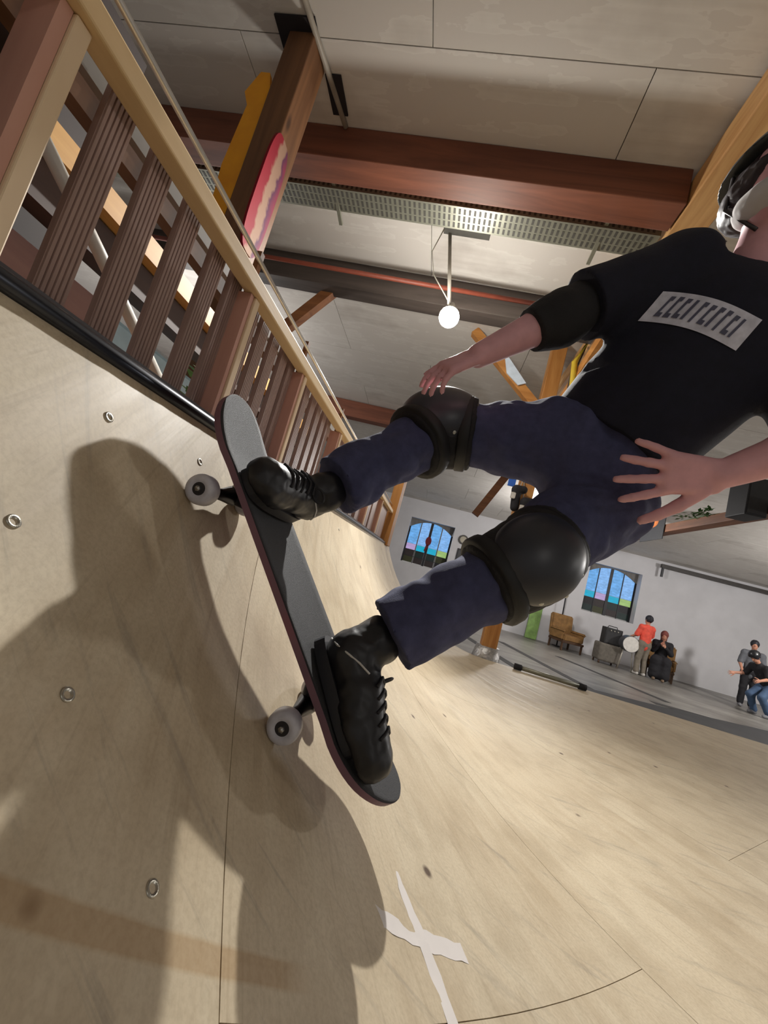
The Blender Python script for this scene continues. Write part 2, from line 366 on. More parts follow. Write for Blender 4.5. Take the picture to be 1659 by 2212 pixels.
# --- beams, pillar, pipes
beam_m = wood('beam_brown_x', (94, 52, 37), (138, 82, 58), 0, 0.6, 9); beam_y = wood('beam_tan_y', (176, 124, 70), (228, 186, 128), 1, 0.55, 9)
brown_z = wood('pillar_brown', (92, 58, 34), (134, 92, 58), 2, 0.6, 9); dark_x = wood('beam_dark_x', (54, 46, 42), (84, 74, 68), 0, 0.6, 9)
rust = plain('rust_red_paint', (124, 58, 40), 0.55)
bm1 = boxobj('ceiling_beam', (-6.9, 2.50, 2.70), (0.99, 2.72, CE(2.6)-0.001), beam_m, None, 0.006); tag(bm1, 'thick reddish brown timber beam in front of the cable tray', 'beam')
bm2 = boxobj('ceiling_beam', (-6.9, 3.88, 2.66), (0.99, 4.08, CE(4.0)-0.001), dark_x, None, 0.006); tag(bm2, 'dark grey timber beam directly behind the lamp', 'beam')
bm3 = boxobj('ceiling_beam', (-6.9, 7.7, 2.58), (0.99, 7.92, CE(7.9)-0.001), beam_m, None, 0.006); tag(bm3, 'far brown timber beam above the end of the railing', 'beam')
pur = boxobj('purlin_beam', (1.0, -2.0, 2.70), (1.21, 8.0, CE(8.0)-0.003), beam_y, None, 0.008); tag(pur, 'light orange timber beam running along the hall behind the skater', 'beam')
pur2 = boxobj('purlin_beam', (4.8, 3.0, 2.28), (5.02, YB-0.02, 2.46), wood('beam_brown_y', (96, 54, 30), (142, 88, 50), 1, 0.6, 9), None, 0.008); tag(pur2, 'brown timber beam with poster and loudspeaker at right', 'beam')
pipe = tubeobj('ceiling_pipe', [(-6.9, 3.70, 2.72), (0.98, 3.70, 2.72)], 0.022, rust); tag(pipe, 'thin rust red pipe running along the dark beam', 'pipe')
pil = thing('timber_pillar', 'rough brown timber pillar behind the railing rising to the ceiling', 'pillar', V(-1.56, 2.07, 0.154))
boxobj('shaft', (-1.645, 1.97, 0.154), (-1.475, 2.18, CE(2.1)-0.002), brown_z, pil, 0.008)
bm = bmesh.new(); zc = CE(2.1)-0.004
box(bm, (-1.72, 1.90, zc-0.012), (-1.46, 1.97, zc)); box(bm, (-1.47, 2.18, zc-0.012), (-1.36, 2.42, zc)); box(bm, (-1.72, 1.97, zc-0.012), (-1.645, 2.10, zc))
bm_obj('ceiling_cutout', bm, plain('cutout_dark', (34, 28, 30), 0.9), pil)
# orange and red boards on the pillar
bm = bmesh.new()
prism(bm, [V(-1.75, 1.99, 2.66), V(-1.81, 1.99, 2.51), V(-1.765, 1.99, 2.42), V(-1.79, 1.99, 2.0), V(-1.76, 1.99, 1.62), V(-1.66, 1.99, 1.60), V(-1.655, 1.99, 2.55), V(-1.69, 1.99, 2.66)], V(0, 0.03, 0))
o = bm_obj('orange_board', bm, plain('orange_paint', (255, 164, 20), 0.45, var=0.18, scale=5)); tag(o, 'bright orange cut-out board fixed to the left of the pillar', 'board')
m, nt, b = new_mat('red_graphic')
vec = coords(nt, 'Object'); sp = nt.nodes.new('ShaderNodeSeparateXYZ'); nt.links.new(vec, sp.inputs[0])
nz = noise_tex(nt, vec, 9, 3); a1 = nt.nodes.new('ShaderNodeMath'); a1.operation = 'MULTIPLY_ADD'; a1.inputs[1].default_value = 0.10; nt.links.new(nz, a1.inputs[0]); nt.links.new(sp.outputs[1], a1.inputs[2])
mr = nt.nodes.new('ShaderNodeMapRange'); mr.inputs[1].default_value = -0.06; mr.inputs[2].default_value = 0.16; nt.links.new(a1.outputs[0], mr.inputs[0])
cr = ramp_node(nt, mr.outputs[0], [(0.0, srgb(138, 22, 38)), (0.36, srgb(132, 26, 40)), (0.44, srgb(150, 118, 98)), (0.66, srgb(146, 114, 96)), (0.74, srgb(86, 44, 72)), (1.0, srgb(136, 44, 66))]); 
s2 = nt.nodes.new('ShaderNodeMapRange'); s2.inputs[1].default_value = -0.30; s2.inputs[2].default_value = -0.20; nt.links.new(sp.outputs[2], s2.inputs[0])
mx = nt.nodes.new('ShaderNodeMix'); mx.data_type = 'RGBA'; nt.links.new(s2.outputs[0], mx.inputs[0]); mx.inputs[6].default_value = srgb(140, 104, 124); nt.links.new(cr.outputs[0], mx.inputs[7]); nt.links.new(mx.outputs[2], b.inputs['Base Color']); b.inputs['Roughness'].default_value = 0.65; b.inputs['Specular IOR Level'].default_value = 0.2
bm = bmesh.new(); pts = []
for t in np.linspace(0, 2*math.pi, 33)[:-1]:
    cy, sy = math.cos(t), math.sin(t); pts.append(V(-1.465, 1.995+0.105*np.sign(cy)*abs(cy)**0.55, 1.84+0.37*np.sign(sy)*abs(sy)**0.55))
prism(bm, pts, V(0.014, 0, 0)); o = bm_obj('painted_deck', bm, m); tag(o, 'red and white painted skateboard deck mounted on the pillar', 'skateboard deck')
# braces and post beside the ramp end
post = thing('hall_post', 'orange timber post with foil wrapped foot at the ramp end', 'post', V(0.80, 4.66, -1.2))
boxobj('shaft', (0.72, 4.58, -1.2), (0.88, 4.74, 2.957), wood('post_orange', (158, 100, 44), (206, 150, 84), 2, 0.55, 9), post, 0.008)
bm = bmesh.new(); tube(bm, [(0.80, 4.66, -1.19), (0.80, 4.66, -0.9), (0.80, 4.66, -0.72), (0.80, 4.66, -0.58)], [0.15, 0.145, 0.15, 0.125], 14); bm_obj('foil_wrap', bm, plain('foil', (170, 168, 166), 0.35, 0.6, 0.3, 30, 0.6, 40), post, smooth=True)
barobj('brace', (0.74, 4.66, 2.12), (-0.20, 4.66, CE(4.6)-0.03), 0.10, 0.10, wood('brace_orange', (150, 94, 40), (200, 142, 76), 0, 0.55, 9), post, (0, 1, 0))
barobj('brace', (0.86, 4.55, 1.95), (1.08, 3.7, 2.72), 0.10, 0.10, wood('brace_orange', (0, 0, 0), (0, 0, 0)), post)
bm = bmesh.new(); prism(bm, [V(0.20, 4.58, 2.70), V(0.29, 4.58, 2.62), V(0.52, 4.58, 2.38), V(0.44, 4.58, 2.34), V(0.28, 4.58, 2.46)], V(0, 0.02, 0)); o = bm_obj('white_flag', bm, plain('flag_white', (200, 212, 226), 0.6)); tag(o, 'small white pennant hanging from the slanted orange brace', 'flag')
for nm, dy, c in (('hanging_strap', 0.0, (120, 84, 30)), ('hanging_strap', 0.12, (60, 48, 34)), ('hanging_strap', 0.22, (190, 160, 40))):
    bm = bmesh.new(); tube(bm, [(0.97, 4.3-dy, 2.7), (0.95-dy*0.3, 4.32-dy, 2.45), (0.93, 4.34-dy, 2.15), (0.95, 4.32-dy, 1.95)], [0.015, 0.03, 0.035, 0.02], 8)
    o = bm_obj(nm, bm, plain('strap_%d' % int(dy*100), c, 0.7), smooth=True); tag(o, {0.0: 'tan strap', 0.12: 'dark brown strap', 0.22: 'yellow strap'}[dy]+' hanging from the light orange beam near the post', 'strap')
lb = barobj('slanted_brace', onY(612, 712, 4.06), onY(722, 626, 4.06), 0.11, 0.10, wood('brace_brown', (96, 56, 30), (140, 90, 50), 0, 0.6, 9), None, (0, 1, 0)); tag(lb, 'brown slanted brace under the dark beam above the railing', 'brace')
fb = barobj('slanted_brace', onY(1026, 1112, 9.0), onY(1026, 1112, 9.0)+(onY(1092, 1030, 9.0)-onY(1026, 1112, 9.0))*((CE(9.0)-onY(1026, 1112, 9.0)[2])/(onY(1092, 1030, 9.0)[2]-onY(1026, 1112, 9.0)[2])), 0.16, 0.14, wood('brace_brown', (0, 0, 0), (0, 0, 0)), None, (0, 1, 0)); tag(fb, 'brown slanted brace in front of the wall clock', 'brace')
# conduits and cable tray
con = tubeobj('ceiling_conduit', [(-1.60, 1.2, CE(1.2)-0.02), (-1.492, 1.84, CE(1.84)-0.02), (-1.389, 2.49, CE(2.49)-0.02)], 0.018, plain('conduit_grey', (158, 150, 138), 0.5)); tag(con, 'thin pale conduit on the ceiling beside the pillar top', 'conduit')
grey = plain('galvanised', (142, 142, 128), 0.42, 0.5, 0.1, 20); dgrey = plain('galvanised_dark', (70, 68, 62), 0.6)
tray = thing('cable_tray', 'long perforated grey cable tray hanging behind the brown beam', 'cable tray', V(-1.5, 2.9, 2.72))
boxobj('tray_floor', (-6.5, 2.80, 2.735), (0.98, 3.00, 2.741), grey, tray)
boxobj('tray_side', (-6.5, 2.795, 2.735), (0.98, 2.80, 2.80), grey, tray); boxobj('tray_side', (-6.5, 3.0, 2.735), (0.98, 3.005, 2.80), grey, tray)
bm = bmesh.new(); x = -3.2
while x < 0.96:
    for ya, yb in ((2.812, 2.86), (2.875, 2.925), (2.94, 2.988)): box(bm, (x, ya, 2.7335), (x+0.018, yb, 2.7352))
    box(bm, (x, 2.7935, 2.752), (x+0.018, 2.7955, 2.782)); x += 0.040
o = bm_obj('tray_slots', bm, dgrey, tray); o['kind'] = 'stuff'
for x in (-1.5, 0.6): barobj('support_arm', (x, 2.55, 2.80), (x, 3.12, 2.715), 0.028, 0.022, grey, tray)
for x in (-2.9, -0.9): barobj('hanger_rod', (x, 2.9, 2.74), (x, 2.9, CE(2.9)-0.001), 0.014, 0.014, dgrey, tray, (1, 0, 0))
# lamp
lamp = thing('hanging_lamp', 'glaring bare lamp on a slim rod under the cable tray', 'lamp', LAMP-V(0, 0, 0.08))
steel = plain('lamp_steel', (178, 172, 160), 0.4, 0.4)
boxobj('junction_box', (-0.62, 3.06, CE(3.2)-0.09), (-0.22, 3.22, CE(3.2)-0.008), dgrey, lamp)
tubeobj('rod', [(-0.57, LAMP[1]-0.12, CE(3.2)-0.06), (LAMP[0]-0.03, LAMP[1], LAMP[2]+0.12)], 0.016, steel, lamp)
bm = bmesh.new(); lathe(bm, LAMP+V(0, 0, 0.03), (0, 0, 1), [(0, 0.03), (0.0, 0.07), (0.03, 0.065), (0.07, 0.03), (0.10, 0.02)], 20); bm_obj('lamp_holder', bm, steel, lamp, smooth=True)
bm = bmesh.new(); bmesh.ops.create_uvsphere(bm, u_segments=20, v_segments=12, radius=0.088, matrix=Matrix.Translation(LAMP)); bm_obj('bulb', bm, emit('bulb_glow', (255, 250, 240), 250), lamp, smooth=True)
tubeobj('cord', [(-0.60, 3.15, CE(3.2)-0.05), (-0.68, 3.25, CE(3.2)-0.25), (-0.62, 3.3, LAMP[2]+0.35), (LAMP[0]-0.02, LAMP[1], LAMP[2]+0.12)], 0.005, steel, lamp, 6)

# made-up globes adding fill light (behind the skater, behind the fence, outside the frame)
globe = emit('fill_glow', (255, 236, 206), 3.0)
for gp, gw, glab in ((V(2.9, 11.0, 2.30), 230, 'white fill globe added on a rod above the far end of the ramp'), (V(9.5, 8.5, 2.30), 520, 'white fill globe added on a rod over the right of the hall'), (V(9.5, 2.0, 2.45), 120, 'white fill globe added on a rod right of the ramp'), (V(2.6, -3.6, 2.5), 36, 'white fill globe added on a rod behind the camera'), (V(-4.2, 5.2, 2.3), 110, 'white fill globe added on a rod behind the railing')):
    gl = thing('fill_globe', glab, 'lamp', gp-V(0, 0, 0.14)); bm = bmesh.new(); bmesh.ops.create_uvsphere(bm, u_segments=20, v_segments=12, radius=0.13, matrix=Matrix.Translation(gp)); bm_obj('globe', bm, globe, gl, smooth=True)
    tubeobj('rod', [gp+V(0, 0, 0.12), V(gp[0], gp[1], CE(gp[1])-0.002)], 0.012, steel, gl, 8)
    ld = bpy.data.lights.new('fill_light', 'POINT'); ld.energy = gw; ld.color = (1.0, 0.97, 0.94); ld.shadow_soft_size = 0.2; lo_ = bpy.data.objects.new('fill_light', ld); COL.objects.link(lo_); lo_.location = (gp[0], gp[1], gp[2]+H-0.36)

# ================================================================== THE RAMP
R, ZB, XC = 1.407, -0.697, 0.798
CXZ = (XC, ZB+R)
U0 = -R*math.asin((XC+0.5)/R)
def ruv(u, v, h=0.0):
    if u > 0: return V(XC+u, v, ZB+h)
    p = -u/R; return V(XC-(R-h)*math.sin(p), v, ZB+R-(R-h)*math.cos(p))
def rn(u): p = max(0, -u/R); return V(math.sin(p), 0, math.cos(p))
YE = 4.5; YS = -1.2; UE = 3.4
E1, E2 = V(0.66, -0.7513), V(0.7513, 0.66)
m, nt, b = new_mat('plywood')
tc = nt.nodes.new('ShaderNodeTexCoord'); mp = nt.nodes.new('ShaderNodeMapping'); mp.inputs['Rotation'].default_value = (0, 0, math.radians(48.7)); nt.links.new(tc.outputs['UV'], mp.inputs[0])
mp2 = nt.nodes.new('ShaderNodeMapping'); mp2.inputs['Scale'].default_value = (2.0, 22, 1); nt.links.new(mp.outputs[0], mp2.inputs[0])
g1 = noise_tex(nt, mp2.outputs[0], 1.0, 5, 0.6, 0.6); g2 = noise_tex(nt, mp.outputs[0], 2.2, 4, 0.6); g3 = noise_tex(nt, mp2.outputs[0], 6.0, 2, 0.5)
ma = nt.nodes.new('ShaderNodeMath'); ma.operation = 'MULTIPLY_ADD'; ma.inputs[1].default_value = 0.45; nt.links.new(g1, ma.inputs[0])
mb = nt.nodes.new('ShaderNodeMath'); mb.operation = 'MULTIPLY'; mb.inputs[1].default_value = 0.55; nt.links.new(g2, mb.inputs[0]); nt.links.new(mb.outputs[0], ma.inputs[2])
cr = ramp_node(nt, ma.outputs[0], [(0.30, srgb(178, 160, 132)), (0.48, srgb(197, 182, 156)), (0.62, srgb(205, 192, 167)), (0.75, srgb(191, 174, 146))])
vo = nt.nodes.new('ShaderNodeTexVoronoi'); vo.inputs['Scale'].default_value = 5.5; vo.inputs['Randomness'].default_value = 1.0
nt.links.new(mp.outputs[0], vo.inputs['Vector'])
kn = ramp_node(nt, vo.outputs['Distance'], [(0.035, (1, 1, 1, 1)), (0.075, (0, 0, 0, 1))])
mk = nt.nodes.new('ShaderNodeMix'); mk.data_type = 'RGBA'; mk.inputs[7].default_value = srgb(96, 80, 68)
pres = nt.nodes.new('ShaderNodeSeparateColor'); nt.links.new(vo.outputs['Color'], pres.inputs[0])
gate = nt.nodes.new('ShaderNodeMath'); gate.operation = 'GREATER_THAN'; gate.inputs[1].default_value = 0.45; nt.links.new(pres.outputs[0], gate.inputs[0])
kg = nt.nodes.new('ShaderNodeMath'); kg.operation = 'MULTIPLY'; nt.links.new(kn.outputs[0], kg.inputs[0]); nt.links.new(gate.outputs[0], kg.inputs[1])
def grime(prev, vec, sc_, det, lo, hi, col, amt, dist=0.0):
    f = noise_tex(nt, vec, sc_, det, 0.62, dist); r = ramp_node(nt, f, [(lo, (0, 0, 0, 1)), (hi, (1, 1, 1, 1))])
    q = nt.nodes.new('ShaderNodeMath'); q.operation = 'MULTIPLY'; q.inputs[1].default_value = amt; nt.links.new(r.outputs[0], q.inputs[0])
    x = nt.nodes.new('ShaderNodeMix'); x.data_type = 'RGBA'; x.inputs[7].default_value = col; nt.links.new(q.outputs[0], x.inputs[0]); nt.links.new(prev, x.inputs[6]); return x.outputs[2]
stw = nt.nodes.new('ShaderNodeMapping'); stw.inputs['Scale'].default_value = (5, 60, 1); nt.links.new(mp.outputs[0], stw.inputs[0])
rub = nt.nodes.new('ShaderNodeMapping'); rub.inputs['Scale'].default_value = (3.5, 30, 1); rub.inputs['Rotation'].default_value = (0, 0, 0.12); nt.links.new(tc.outputs['UV'], rub.inputs[0])
pc_ = grime(cr.outputs[0], mp.outputs[0], 7.0, 5, 0.46, 0.70, srgb(150, 132, 106), 0.40)
pc_ = grime(pc_, stw.outputs[0], 1.0, 4, 0.56, 0.72, srgb(140, 122, 98), 0.28, 0.5)
pc_ = grime(pc_, rub.outputs[0], 1.0, 5, 0.57, 0.72, srgb(124, 118, 110), 0.40, 0.8)
pc_ = grime(pc_, mp.outputs[0], 160.0, 2, 0.40, 0.70, srgb(146, 128, 104), 0.25)
nt.links.new(kg.outputs[0], mk.inputs[0]); nt.links.new(pc_, mk.inputs[6])
# brown heartwood streak across one sheet (its own place on the sheet)
sx = nt.nodes.new('ShaderNodeSeparateXYZ'); nt.links.new(mp.outputs[0], sx.inputs[0])
smp = nt.nodes.new('ShaderNodeMapping'); smp.inputs['Location'].default_value = (1.03, -0.345, 0); nt.links.new(tc.outputs['UV'], smp.inputs[0])
sro = nt.nodes.new('ShaderNodeMapping'); sro.inputs['Rotation'].default_value = (0, 0, math.radians(-40)); nt.links.new(smp.outputs[0], sro.inputs[0])
ssx = nt.nodes.new('ShaderNodeSeparateXYZ'); nt.links.new(sro.outputs[0], ssx.inputs[0])
def band_mask(sock, w, soft):
    a = nt.nodes.new('ShaderNodeMath'); a.operation = 'ABSOLUTE'; nt.links.new(sock, a.inputs[0])
    r = nt.nodes.new('ShaderNodeMapRange'); r.inputs[1].default_value = w+soft; r.inputs[2].default_value = w; nt.links.new(a.outputs[0], r.inputs[0]); return r.outputs[0]
mm = nt.nodes.new('ShaderNodeMath'); mm.operation = 'MULTIPLY'; nt.links.new(band_mask(ssx.outputs[0], 0.17, 0.05), mm.inputs[0]); nt.links.new(band_mask(ssx.outputs[1], 0.009, 0.004), mm.inputs[1])
mm2 = nt.nodes.new('ShaderNodeMath'); mm2.operation = 'MULTIPLY'; mm2.inputs[1].default_value = 0.45; nt.links.new(mm.outputs[0], mm2.inputs[0])
ms = nt.nodes.new('ShaderNodeMix'); ms.data_type = 'RGBA'; ms.inputs[7].default_value = srgb(158, 120, 70); nt.links.new(mm2.outputs[0], ms.inputs[0]); nt.links.new(mk.outputs[2], ms.inputs[6])
nt.links.new(ms.outputs[2], b.inputs['Base Color'])
rr = ramp_node(nt, g1, [(0.3, (0.46, 0.46, 0.46, 1)), (0.7, (0.62, 0.62, 0.62, 1))]); nt.links.new(rr.outputs[0], b.inputs['Roughness'])
b.inputs['Specular IOR Level'].default_value = 0.22
bump(nt, b, g3, 0.10, 0.002)
PLY = m
ramp = thing('mini_ramp', 'curved plywood mini ramp with steel coping, filling the foreground', 'ramp', V(1.4, 1.65, -1.2))
def sheet(e1a, e1b, e2a, e2b):
    bm = bmesh.new(); g = 0.0007; st = 0.075
    n1 = max(2, int((e1b-e1a)/st)); n2 = max(2, int((e2b-e2a)/st)); grid = []
    for i in range(n1+1):
        row = []
        for j in range(n2+1):
            a = e1a+g+(e1b-e1a-2*g)*i/n1; c = e2a+g+(e2b-e2a-2*g)*j/n2; p = E1*a+E2*c; row.append(bm.verts.new((p[0], p[1], 0)))
        grid.append(row)
    for i in range(n1):
        for j in range(n2): bm.faces.new((grid[i][j], grid[i][j+1], grid[i+1][j+1], grid[i+1][j]))
    for co, no in (((U0, 0, 0), (-1, 0, 0)), ((UE, 0, 0), (1, 0, 0)), ((0, YS, 0), (0, -1, 0)), ((0, YE, 0), (0, 1, 0))):
        bmesh.ops.bisect_plane(bm, geom=bm.verts[:]+bm.edges[:]+bm.faces[:], plane_co=co, plane_no=no, clear_outer=True)
    if not bm.faces: bm.free(); return
    uvl = bm.loops.layers.uv.new('UVMap'); uvs = {}
    bm.verts.index_update()
    for v in bm.verts: uvs[v.index] = (v.co.x, v.co.y)
    for f in bm.faces:
        for l in f.loops: l[uvl].uv = uvs[l.vert.index]
    for v in bm.verts: v.co = Vector(ruv(*uvs[v.index]))
    top = bm.faces[:]
    for f in top: f.smooth = True
    bmesh.ops.recalc_face_normals(bm, faces=top)
    if sum(f.normal.z for f in top) < 0: bmesh.ops.reverse_faces(bm, faces=top)
    ed = [e for e in bm.edges if e.is_boundary]
    ex = bmesh.ops.extrude_edge_only(bm, edges=ed); nv = [q for q in ex['geom'] if isinstance(q, bmesh.types.BMVert)]
    for v in nv:
        c = Vector((XC, v.co.y, ZB+R)); d = (v.co-c) if v.co.x < XC else Vector((0, 0, -1)); v.co += d.normalized()*0.012
    tops = set(top)
    for f in bm.faces:
        if f not in tops: f.smooth = False
    for e in bm.edges:
        if any(f not in tops for f in e.link_faces): e.smooth = False
    me = bpy.data.meshes.new('ramp_panel'); bm.to_mesh(me); bm.free(); link('ramp_panel', me, PLY, ramp)
S2 = [-2.62, -1.54, -0.458, 0.59, 1.52, 2.62, 3.72, 4.82, 5.92]
for k2, (d, e) in enumerate(zip(S2, S2[1:])):
    off = (-0.02, 0.0, -0.90, 0.10, -1.0, 0.05, -1.0, 0.1)[k2]
    S1 = [off-4.48, off-2.24, off, off+2.24, off+4.48]
    for a, c in zip(S1, S1[1:]): sheet(a, c, d, e)
# frame below: end template, ribs, back wall of the ramp
frame_m = wood('frame_pine', (170, 136, 92), (206, 176, 130), 0, 0.65, 9)
def template(y, t, name):
    n = 26; arc = [ruv(U0+(0-U0)*i/n, y, -0.013) for i in range(n+1)]+[V(XC+UE, y, ZB-0.013)]
    bm = bmesh.new(); top = [bm.verts.new(tuple(p)) for p in arc]; bot = [bm.verts.new((p[0], y, -1.2)) for p in arc]
    f = [bm.faces.new((top[i], top[i+1], bot[i+1], bot[i])) for i in range(len(arc)-1)]
    ext = bmesh.ops.extrude_face_region(bm, geom=f); bmesh.ops.translate(bm, vec=(0, t, 0), verts=[q for q in ext['geom'] if isinstance(q, bmesh.types.BMVert)])
    return bm_obj(name, bm, frame_m, ramp)
template(YE-0.018, 0.018, 'side_template'); template(YS, 0.018, 'side_template'); template(1.6, 0.018, 'side_template')
dark = plain('shadow_brown', (58, 46, 40), 0.8)
boxobj('back_panel', (-0.53, YS, -1.2), (-0.515, YE, 0.14), frame_m, ramp)
plk = wood('deck_plank', (96, 74, 60), (128, 102, 84), 1, 0.7, 9)
for k in range(4): boxobj('platform_plank', (-0.535-0.2*k-0.19, YS, 0.13), (-0.535-0.2*k, YE, 0.155), plk, ramp)
cop = tubeobj('coping', [(-0.503, YS, 0.172), (-0.503, 0.8, 0.172), (-0.503, YE, 0.172)], 0.0135, plain('coping_steel', (64, 66, 72), 0.28, 0.85, 0.1, 20), ramp, 16); cop['label'] = 'dark steel coping pipe'
boxobj('edge_strip', (-0.535, YS, 0.155), (-0.508, YE, 0.192), plain('edge_strip', (52, 40, 40), 0.6), ramp)
# screws with washers
sm_ = plain('screw_zinc', (176, 172, 160), 0.3, 0.8); scr = None
for u, v in ((-1.399, 0.338), (-1.233, 0.354), (-1.053, 0.37), (-1.563, 0.481), (-1.562, 0.702), (-1.564, 0.26), (-1.56, 1.05), (-1.56, 1.45), (-1.561, 1.9), (-0.88, 0.385)):
    if scr is None:
        bm = bmesh.new(); lathe(bm, (0, 0, 0), (0, 0, 1), [(-0.001, 0.0075), (0.0012, 0.007), (0.0014, 0.0045), (-0.0005, 0.0032), (-0.0005, 0.0)], 16)
        scr = bm_obj('screw', bm, sm_, ramp, V(0, 0, 0), True); o = scr; place(o, ramp, ruv(u, v, 0.0003))
    else: o = copy_to(scr, ramp, ruv(u, v, 0.0003))
    o.rotation_euler = Vector(rn(u)).to_track_quat('Z', 'Y').to_euler()
# white painted cross on the transition
def stroke(pts, wd):
    bm = bmesh.new(); L = []
    P = [V(*p) for p in pts]; n = 14
    for i in range(n+1):
        t = i/n*(len(P)-1); k = min(int(t), len(P)-2); p = P[k]+(P[k+1]-P[k])*(t-k); d = P[k+1]-P[k]; d /= np.linalg.norm(d); s = V(-d[1], d[0])
        w = wd[k]+(wd[k+1]-wd[k])*(t-k); w *= 1+0.12*math.sin(i*2.3)
        L.append([bm.verts.new(tuple(ruv(*(p+s*w*q), 0.0008))) for q in (-1, 0, 1)])
    for a, c in zip(L, L[1:]):
        for q in (0, 1): bm.faces.new((a[q], a[q+1], c[q+1], c[q]))
    return bm
tp = plain('white_paint', (214, 208, 204), 0.6, var=0.06)
bm_obj('paint_stroke', stroke([(-0.762, 0.77), (-0.745, 0.745), (-0.700, 0.70), (-0.655, 0.645), (-0.60, 0.56)], [0.003, 0.010, 0.014, 0.012, 0.011]), tp, ramp)
bm_obj('paint_stroke', stroke([(-0.80, 0.645), (-0.745, 0.675), (-0.68, 0.715), (-0.612, 0.760)], [0.012, 0.013, 0.014, 0.013]), tp, ramp)

# ================================================================== THE RAILING
rail = thing('deck_railing', 'low timber railing with grooved brown slats above the coping', 'railing', V(-0.53, 1.6, 0.155))
pine_y = wood('pine_rail', (216, 182, 132), (238, 212, 166), 1, 0.55, 10); pine_z = wood('pine_post', (222, 194, 158), (242, 220, 186), 2, 0.6, 10)
YR = 4.10
barz = boxobj('top_rail', (-0.532, -0.3, 0.473), (-0.497, YR, 0.503), pine_y, rail, 0.003); barz['label'] = 'pale pine top rail'
boxobj('back_board', (-0.66, -0.35, 0.16), (-0.645, 0.36, 0.51), plain('board_dark', (62, 46, 40), 0.75), rail)
boxobj('rear_rail', (-0.640, -0.3, 0.515), (-0.600, YR, 0.540), plain('rail_grey', (150, 146, 138), 0.6), rail)
boxobj('lower_rail', (-0.590, -0.3, 0.445), (-0.566, YR, 0.475), wood('rail_brown', (120, 82, 52), (156, 112, 76), 1, 0.6, 10), rail)
tubeobj('guard_pipe', [(-0.530, -0.3, 0.560), (-0.530, YR+0.2, 0.560)], 0.0052, plain('pipe_steel', (206, 204, 200), 0.3, 0.6), rail, 12)
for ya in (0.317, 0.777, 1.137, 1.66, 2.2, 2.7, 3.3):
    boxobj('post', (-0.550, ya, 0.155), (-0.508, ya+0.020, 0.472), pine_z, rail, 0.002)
    boxobj('post_shade', (-0.556, ya-0.014, 0.155), (-0.513, ya-0.0005, 0.472), wood('shade_pink', (196, 146, 130), (222, 174, 156), 2, 0.6, 10), rail)  # added pink board; its colour paints the shade on the post's south face
    boxobj('post_head', (-0.545, ya+0.004, 0.47), (-0.533, ya+0.019, 0.585), wood('head_brown', (110, 70, 40), (150, 100, 60), 2), rail)
boxobj('post', (-0.56, 4.05, 0.155), (-0.47, 4.30, 1.02), wood('post_orange', (0, 0, 0), (0, 0, 0)), rail, 0.004)
# grooved decking slat
slat_m = wood('slat_brown', (140, 114, 106), (196, 170, 160), 2, 0.34, 16, False)
def slat_mesh(w, h):
    bm = bmesh.new(); n = 6; pts = [(-0.006, -w/2), (-0.006, w/2)]
    for i in range(n):
        a = w/2-w*i/n; c = w/2-w*(i+1)/n; pts += [(0.006, a-0.0008), (0.006, c+0.0018), (0.0035, c+0.0014), (0.0035, c+0.0002)]
    prism(bm, [V(x, y, 0) for x, y in pts], V(0, 0, h)); bmesh.ops.recalc_face_normals(bm, faces=bm.faces)
    me = bpy.data.meshes.new('slat'); bm.to_mesh(me); bm.free(); return me
sme = slat_mesh(0.042, 0.345); first = None
spots = [0.4205, 0.504, 0.586, 0.674, 0.748, 0.842, 0.908, 0.974, 1.047, 1.108]+[1.20+0.074*k for k in range(6)]+[1.72+0.075*k for k in range(7)]
spots += [0.30-0.06-0.08*k for k in range(4)]
for y in spots:
    if first is None: first = link('slat', sme, slat_m, rail, V(0, 0, 0)); o = first; place(o, rail, V(-0.549, y, 0.18))
    else: o = copy_to(first, rail, V(-0.549, y, 0.18))
    o.rotation_euler = (random.uniform(-0.012, 0.012), 0, random.uniform(-0.02, 0.02))
for ya, yb in ((2.27, 2.42), (2.52, 2.66), (2.80, 3.0), (3.06, 3.27), (3.42, 3.95)): boxobj('slat', (-0.563, ya, 0.18), (-0.541, yb, 0.485), slat_m, rail, 0.002)
# things behind the railing
tb = boxobj('timber_rail', (-1.26, -0.5, 0.77), (-1.18, 3.0, 0.84), wood('timber_gold', (190, 136, 66), (226, 178, 104), 1, 0.5, 9)); tag(tb, 'golden timber bar seen between the slats', 'timber')
o = boxobj('timber_rail', (-1.31, -0.5, 0.66), (-1.23, 3.0, 0.765), wood('timber_dark', (52, 34, 26), (80, 54, 40), 1, 0.6, 9)); tag(o, 'dark timber bar under the golden bar behind the slats', 'timber')
o = tubeobj('white_pole', [(-1.02, 0.60, 0.70), (-1.0, 0.84, 0.555), (-0.99, 1.15, 0.37)], 0.016, plain('pole_white', (206, 200, 190), 0.5)); tag(o, 'slanting white pole behind the nearest slats', 'pole')
o = boxobj('storage_box', (-1.75, 1.25, 0.28), (-1.34, 1.95, 0.60), plain('pale_blue_plastic', (150, 176, 184), 0.45), None, 0.02); tag(o, 'pale blue plastic box behind the slats', 'box')
o = boxobj('shelf_board', (-1.36, -0.3, 0.155), (-1.33, 1.2, 0.60), wood('board_mauve', (118, 84, 76), (150, 112, 100), 1, 0.7, 9)); tag(o, 'mauve brown upright board behind the nearest slats', 'board')
o = boxobj('dark_cabinet', (-2.3, -0.6, 0.155), (-1.5, 1.18, 1.55), plain('cabinet_dark', (48, 36, 32), 0.7)); tag(o, 'dark brown cabinet at the left edge behind the railing', 'cabinet')
